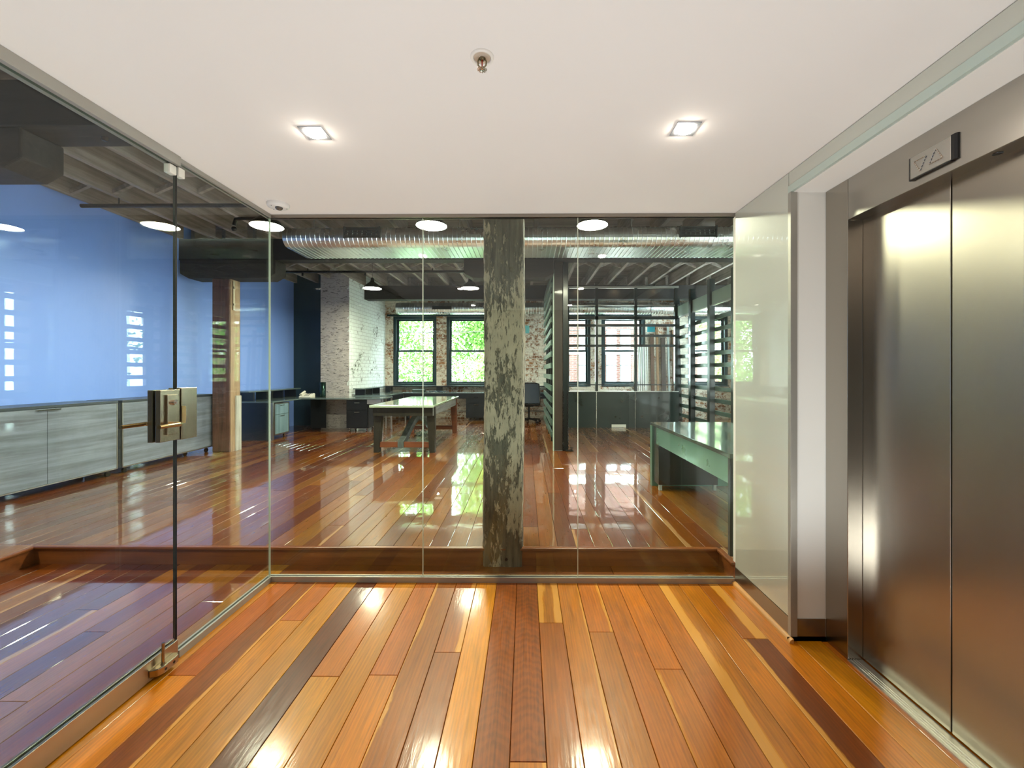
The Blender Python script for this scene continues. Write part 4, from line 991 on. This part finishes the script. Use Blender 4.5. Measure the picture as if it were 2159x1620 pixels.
# right slat screen
rs = thing('slat_screen', 'tall slatted screen of green-grey boards between black posts at the right', 'slat screen', (3.5, 7.5, Z1))
for yy in (9.80, 8.90, 7.98, 7.05, 6.10, 5.15): MB().box(3.43, 3.53, yy, yy+.11, Z1, 3.115 if yy > 6.5 else 2.95).build('post', M['blacksteel'], rs, bevel=.003)
for a, b in ((8.99, 9.8), (8.08, 8.9), (7.15, 7.98), (6.2, 7.05), (5.25, 6.1)):
    MB().box(3.47, 3.50, a, b, 2.63, 2.87).build('fascia', M['fascia'], rs)
    MB().box(3.46, 3.51, a, b, 2.61, 2.632).build('light_strip', M['steeltrim'], rs)
z = .36
while z < 2.58:
    MB().box(3.545, 3.57, 5.15, 9.9, z, z+.075).build('slat', M['slat'], rs); z += .222
MB().box(3.43, 3.53, 5.15, 9.9, Z1, Z1+.12).build('bottom_rail', M['blacksteel'], rs)
# things leaning behind the partition
for k in range(6):
    x = 2.98+k*.058; pr = MB().tube([(x, 11.42, 1.0 if False else Z1), (x, 11.5, 2.06)], .021, 10)
    tag(pr.build('plastic_pipe', M['plywhite'], loc=(x, 11.45, Z1)), f'white pipe leaning beside the right window frame, {ORD[k]} from the left', 'pipe', 'white pipes leaning behind the partition')
off = [(3.34, .09, '#5a3a22', 2.5), (3.50, .06, '#8a6844', 2.75), (3.63, .11, '#3c2a1c', 2.4), (3.80, .05, '#9aa4a0', 2.7), (3.92, .10, '#6b4a2e', 2.6), (4.08, .07, '#2f2a24', 2.3)]
for k, (x, w, c, h) in enumerate(off):
    m = MB().bar((x+w/2, 11.34, Z1), (x+w/2+random.uniform(-.012, .012), 11.49, h-.1), w, .035, (0, -1, 0))
    tag(m.build('timber_offcut', timber(f'offcut_{k}', c, c, 'Z'), loc=(x, 11.4, Z1)), f'{["dark brown","light brown","wide black-brown","thin grey","mid brown","narrow charcoal"][k]} board leaning on the brick wall behind the partition', 'board', 'boards leaning behind the partition')
sg = thing('hanging_sign', 'small cyan square sign hanging behind the top slats at the right', 'sign', (3.0, 10.6, 2.2))
sx_ = UX(1371, 10.2)
MB().box(sx_-.09, sx_+.09, 10.15, 10.165, zof(701, 10.2), zof(684, 10.2)).build('panel', M['cyan'], sg)
MB().tube([(sx_, 10.157, zof(684, 10.2)), (sx_, 10.157, 3.1)], .006, 6).build('rod', M['pipe'], sg)
tag(MB().box(UX(1106, YB), UX(1116, YB), YB-.015, YB-.001, zof(703, YB), zof(687, YB)).build('wall_sign', plain('pale_cyan_plate', '#7fd0d2', .35), loc=(UX(1111, YB), YB, zof(703, YB))), 'small pale cyan plate on the brick wall right of the weathered post', 'sign')

# ------------------------------------------------------------------ office chair
def chair(cx_, cy_, rz, label):
    th = thing('office_chair', label, 'office chair', (cx_, cy_, Z1))
    R = Matrix.Rotation(rz, 4, 'Z')
    def tr(m):
        m.v = [tuple(R@Vector(v)+Vector((cx_, cy_, Z1))) for v in m.v]; return m
    m = MB()
    for k in range(5):
        a = 2*PI*k/5+.3; m.bar((0, 0, .105), (.29*math.cos(a), .29*math.sin(a), .075), .045, .03)
    m.tube([(0, 0, .08), (0, 0, .13)], .04, 14); base = tr(m).build('star_base', M['black'], th)
    for k in range(5):
        a = 2*PI*k/5+.3; x, y = .29*math.cos(a), .29*math.sin(a); t_ = (-math.sin(a)*.012, math.cos(a)*.012)
        c = MB().tube([(x-t_[0]*2.2, y-t_[1]*2.2, .029), (x-t_[0]*.6, y-t_[1]*.6, .029)], .028, 14).tube([(x+t_[0]*.6, y+t_[1]*.6, .029), (x+t_[0]*2.2, y+t_[1]*2.2, .029)], .028, 14).tube([(x, y, .03), (x, y, .075)], .01, 8)
        tr(c).build('caster', M['black'], base)
    tr(MB().tube([(0, 0, .12), (0, 0, .40)], .024, 14).box(-.1, .1, -.12, .12, .40, .43)).build('gas_column', M['black'], th)
    tr(MB().box(-.24, .24, -.24, .23, .43, .50)).build('seat', M['fabric'], th, bevel=.03, seg=3)
    vs = []; fs = []; nx_, nz_ = 10, 12
    for d in (0, 1):
        for j in range(nz_+1):
            for i in range(nx_+1):
                u = -1+2*i/nx_; z = .50+.47*j/nz_; w = .225-.02*(j/nz_)**4
                y = -.25-.03*(1-u*u)+.05*math.sin(j/nz_*2.2)*.6+d*.018
                vs.append((u*w, y, z))
    S = (nx_+1)*(nz_+1)
    for j in range(nz_):
        for i in range(nx_):
            a = j*(nx_+1)+i; fs.append((a, a+1, a+nx_+2, a+nx_+1)); fs.append((S+a, S+a+nx_+1, S+a+nx_+2, S+a+1))
    tr(MB().add(vs, fs, True)).build('backrest', M['greymesh'], th)
    tr(MB().tube([(-.23, -.25, .50), (-.235, -.235, .75), (-.215, -.235, .96), (-.12, -.25, .985), (.12, -.25, .985), (.215, -.235, .96), (.235, -.235, .75), (.23, -.25, .50), (.1, -.27, .47), (-.1, -.27, .47)], .014, 8, closed=True).bar((0, -.1, .42), (0, -.28, .50), .08, .02)).build('back_frame', M['black'], th)
    for s in (-1, 1):
        tr(MB().tube([(s*.15, 0, .43), (s*.27, 0, .44), (s*.285, -.02, .62)], .014, 8).box(s*.285-.035, s*.285+.035, -.13, .1, .62, .645)).build('armrest', M['black'], th)
chair(.085, 10.52, .12, 'black office chair with mesh back pushed to the far counter, right of the weathered post')

# ------------------------------------------------------------------ outside: street, trees, building, wire
struct(MB().box(-40, 60, 11.9, 80, -4.6, -4.5).build('street', M['street']))
def tree(tx, ty, label, rx, ry, zc, rz_, n, seed):
    rnd = random.Random(seed)
    th = thing('street_tree', label, 'tree', (tx, ty, -4.5))
    m = MB().tube([(tx, ty, -4.5), (tx+.05, ty, -1.5), (tx-.05, ty+.1, .6), (tx+.1, ty, 2.2), (tx+.25, ty, 4.2)], [.2, .17, .14, .11, .06], 10)
    for k in range(11):
        a = rnd.uniform(0, 2*PI); z0 = rnd.uniform(-.8, 2.6); l = rnd.uniform(1.2, 2.6)
        p = Vector((tx, ty, z0)); q = p+Vector((math.cos(a)*l, math.sin(a)*l*.6, rnd.uniform(.5, 1.5))); mid = p.lerp(q, .5)+Vector((0, 0, .15))
        m.tube([p, mid, q], [.05, .035, .012], 6)
    m.build('trunk', M['bark'], th)
    me = bpy.data.meshes.new('foliage'); vs = []; fs = []; lv = []
    clusters = [(rnd.gauss(0, .45), rnd.gauss(0, .5), rnd.uniform(-1, 1)) for _ in range(70)]
    for k in range(n):
        c = rnd.choice(clusters)
        p = Vector((tx+(c[0]+rnd.gauss(0, .16))*rx, ty+(c[1]+rnd.gauss(0, .2))*ry, zc+(c[2]+rnd.gauss(0, .14))*rz_))
        s = rnd.uniform(.07, .13); d = Vector((rnd.gauss(0, 1), rnd.gauss(0, 1), rnd.gauss(0, .6)-.3)).normalized()
        w = d.cross(Vector((rnd.gauss(0, 1), rnd.gauss(0, 1), rnd.gauss(0, 1)))).normalized(); nn = d.cross(w)
        o_ = len(vs); vs += [p, p+d*s*.5+w*s*.42+nn*s*.1, p+d*s*1.2, p+d*s*.5-w*s*.42+nn*s*.1]; fs.append((o_, o_+1, o_+2, o_+3)); lv += [rnd.random()]*4
    me.from_pydata([tuple(v-Vector((tx, ty, -4.5))) for v in vs], [], fs); me.materials.append(M['leaf'])
    at = me.attributes.new('leafv', 'FLOAT', 'POINT')
    for i, q in enumerate(lv): at.data[i].value = q
    o = bpy.data.objects.new('foliage', me); COL.objects.link(o); o.parent = th; o['kind'] = 'stuff'
    return th
tree(-5.0, 15.3, 'leafy pale-green street tree with trunk outside the first window', 1.9, 1.0, 1.9, 2.6, 17000, 3)
tree(-1.9, 17.8, 'leafy pale-green street tree outside the second window', 2.1, 1.0, 2.1, 3.0, 18000, 5)
tree(7.9, 15.5, 'leafy street tree outside the side windows beyond the slat screen', 2.0, 2.0, 1.6, 2.6, 6000, 8)
tag(MB().tube([(-12, 13.2, 2.75), (-3, 13.2, 2.60), (12, 13.2, 2.8)], .012, 6).build('power_line', M['black'], loc=(0, 13.2, 2.6)), 'thin overhead wire crossing the trees outside the first two windows', 'wire')
tag(MB().tube([(tuple(Vector((1.5, 19.0, -4.5)))), (1.9, 18.6, 1.2)], .05, 6).add([], []).build('small_shrub_stem', M['bark'], loc=(1.7, 18.8, -4.5)), 'thin stem of a young street tree before the brick building', 'tree stem')
bd = thing('apartment_building', 'brick building with white bands and sash windows across the street', 'building', (6, 21, -4.5))
MB().box(.9, 14, 19.2, 28, -4.5, 9).build('wall', M['brickout'], bd)
MB().box(.88, 14.02, 19.14, 19.2, 2.17, 2.40).box(.88, 14.02, 19.16, 19.2, 3.55, 3.9).box(.88, 14.02, 19.16, 19.2, -.2, .3).build('stone_band', plain('white_stone_band', '#ece8e0', .7), bd)
wm = plain('building_window_reflection', '#dfe9ee', .1, coat=.8); wf = plain('building_window_frame', '#5c6a70', .5)
for (u0, u1) in ((1280, 1297), (1309, 1327), (1222, 1236), (1350, 1366), (1380, 1396), (1180, 1194)):
    for (va, vb) in ((770, 750), (806, 772), (738, 697)):
        a = UX(u0, 19.2); b = UX(u1, 19.2); z0 = zof(va, 19.2); z1 = zof(vb, 19.2)
        fo = MB().box(a-.04, b+.04, 19.12, 19.2, z0-.04, z1+.04).build('window_frame', wf, bd)
        MB().box(a, b, 19.105, 19.12, z0, (z0+z1)/2-.02).box(a, b, 19.105, 19.12, (z0+z1)/2+.02, z1).build('pane', wm, fo)
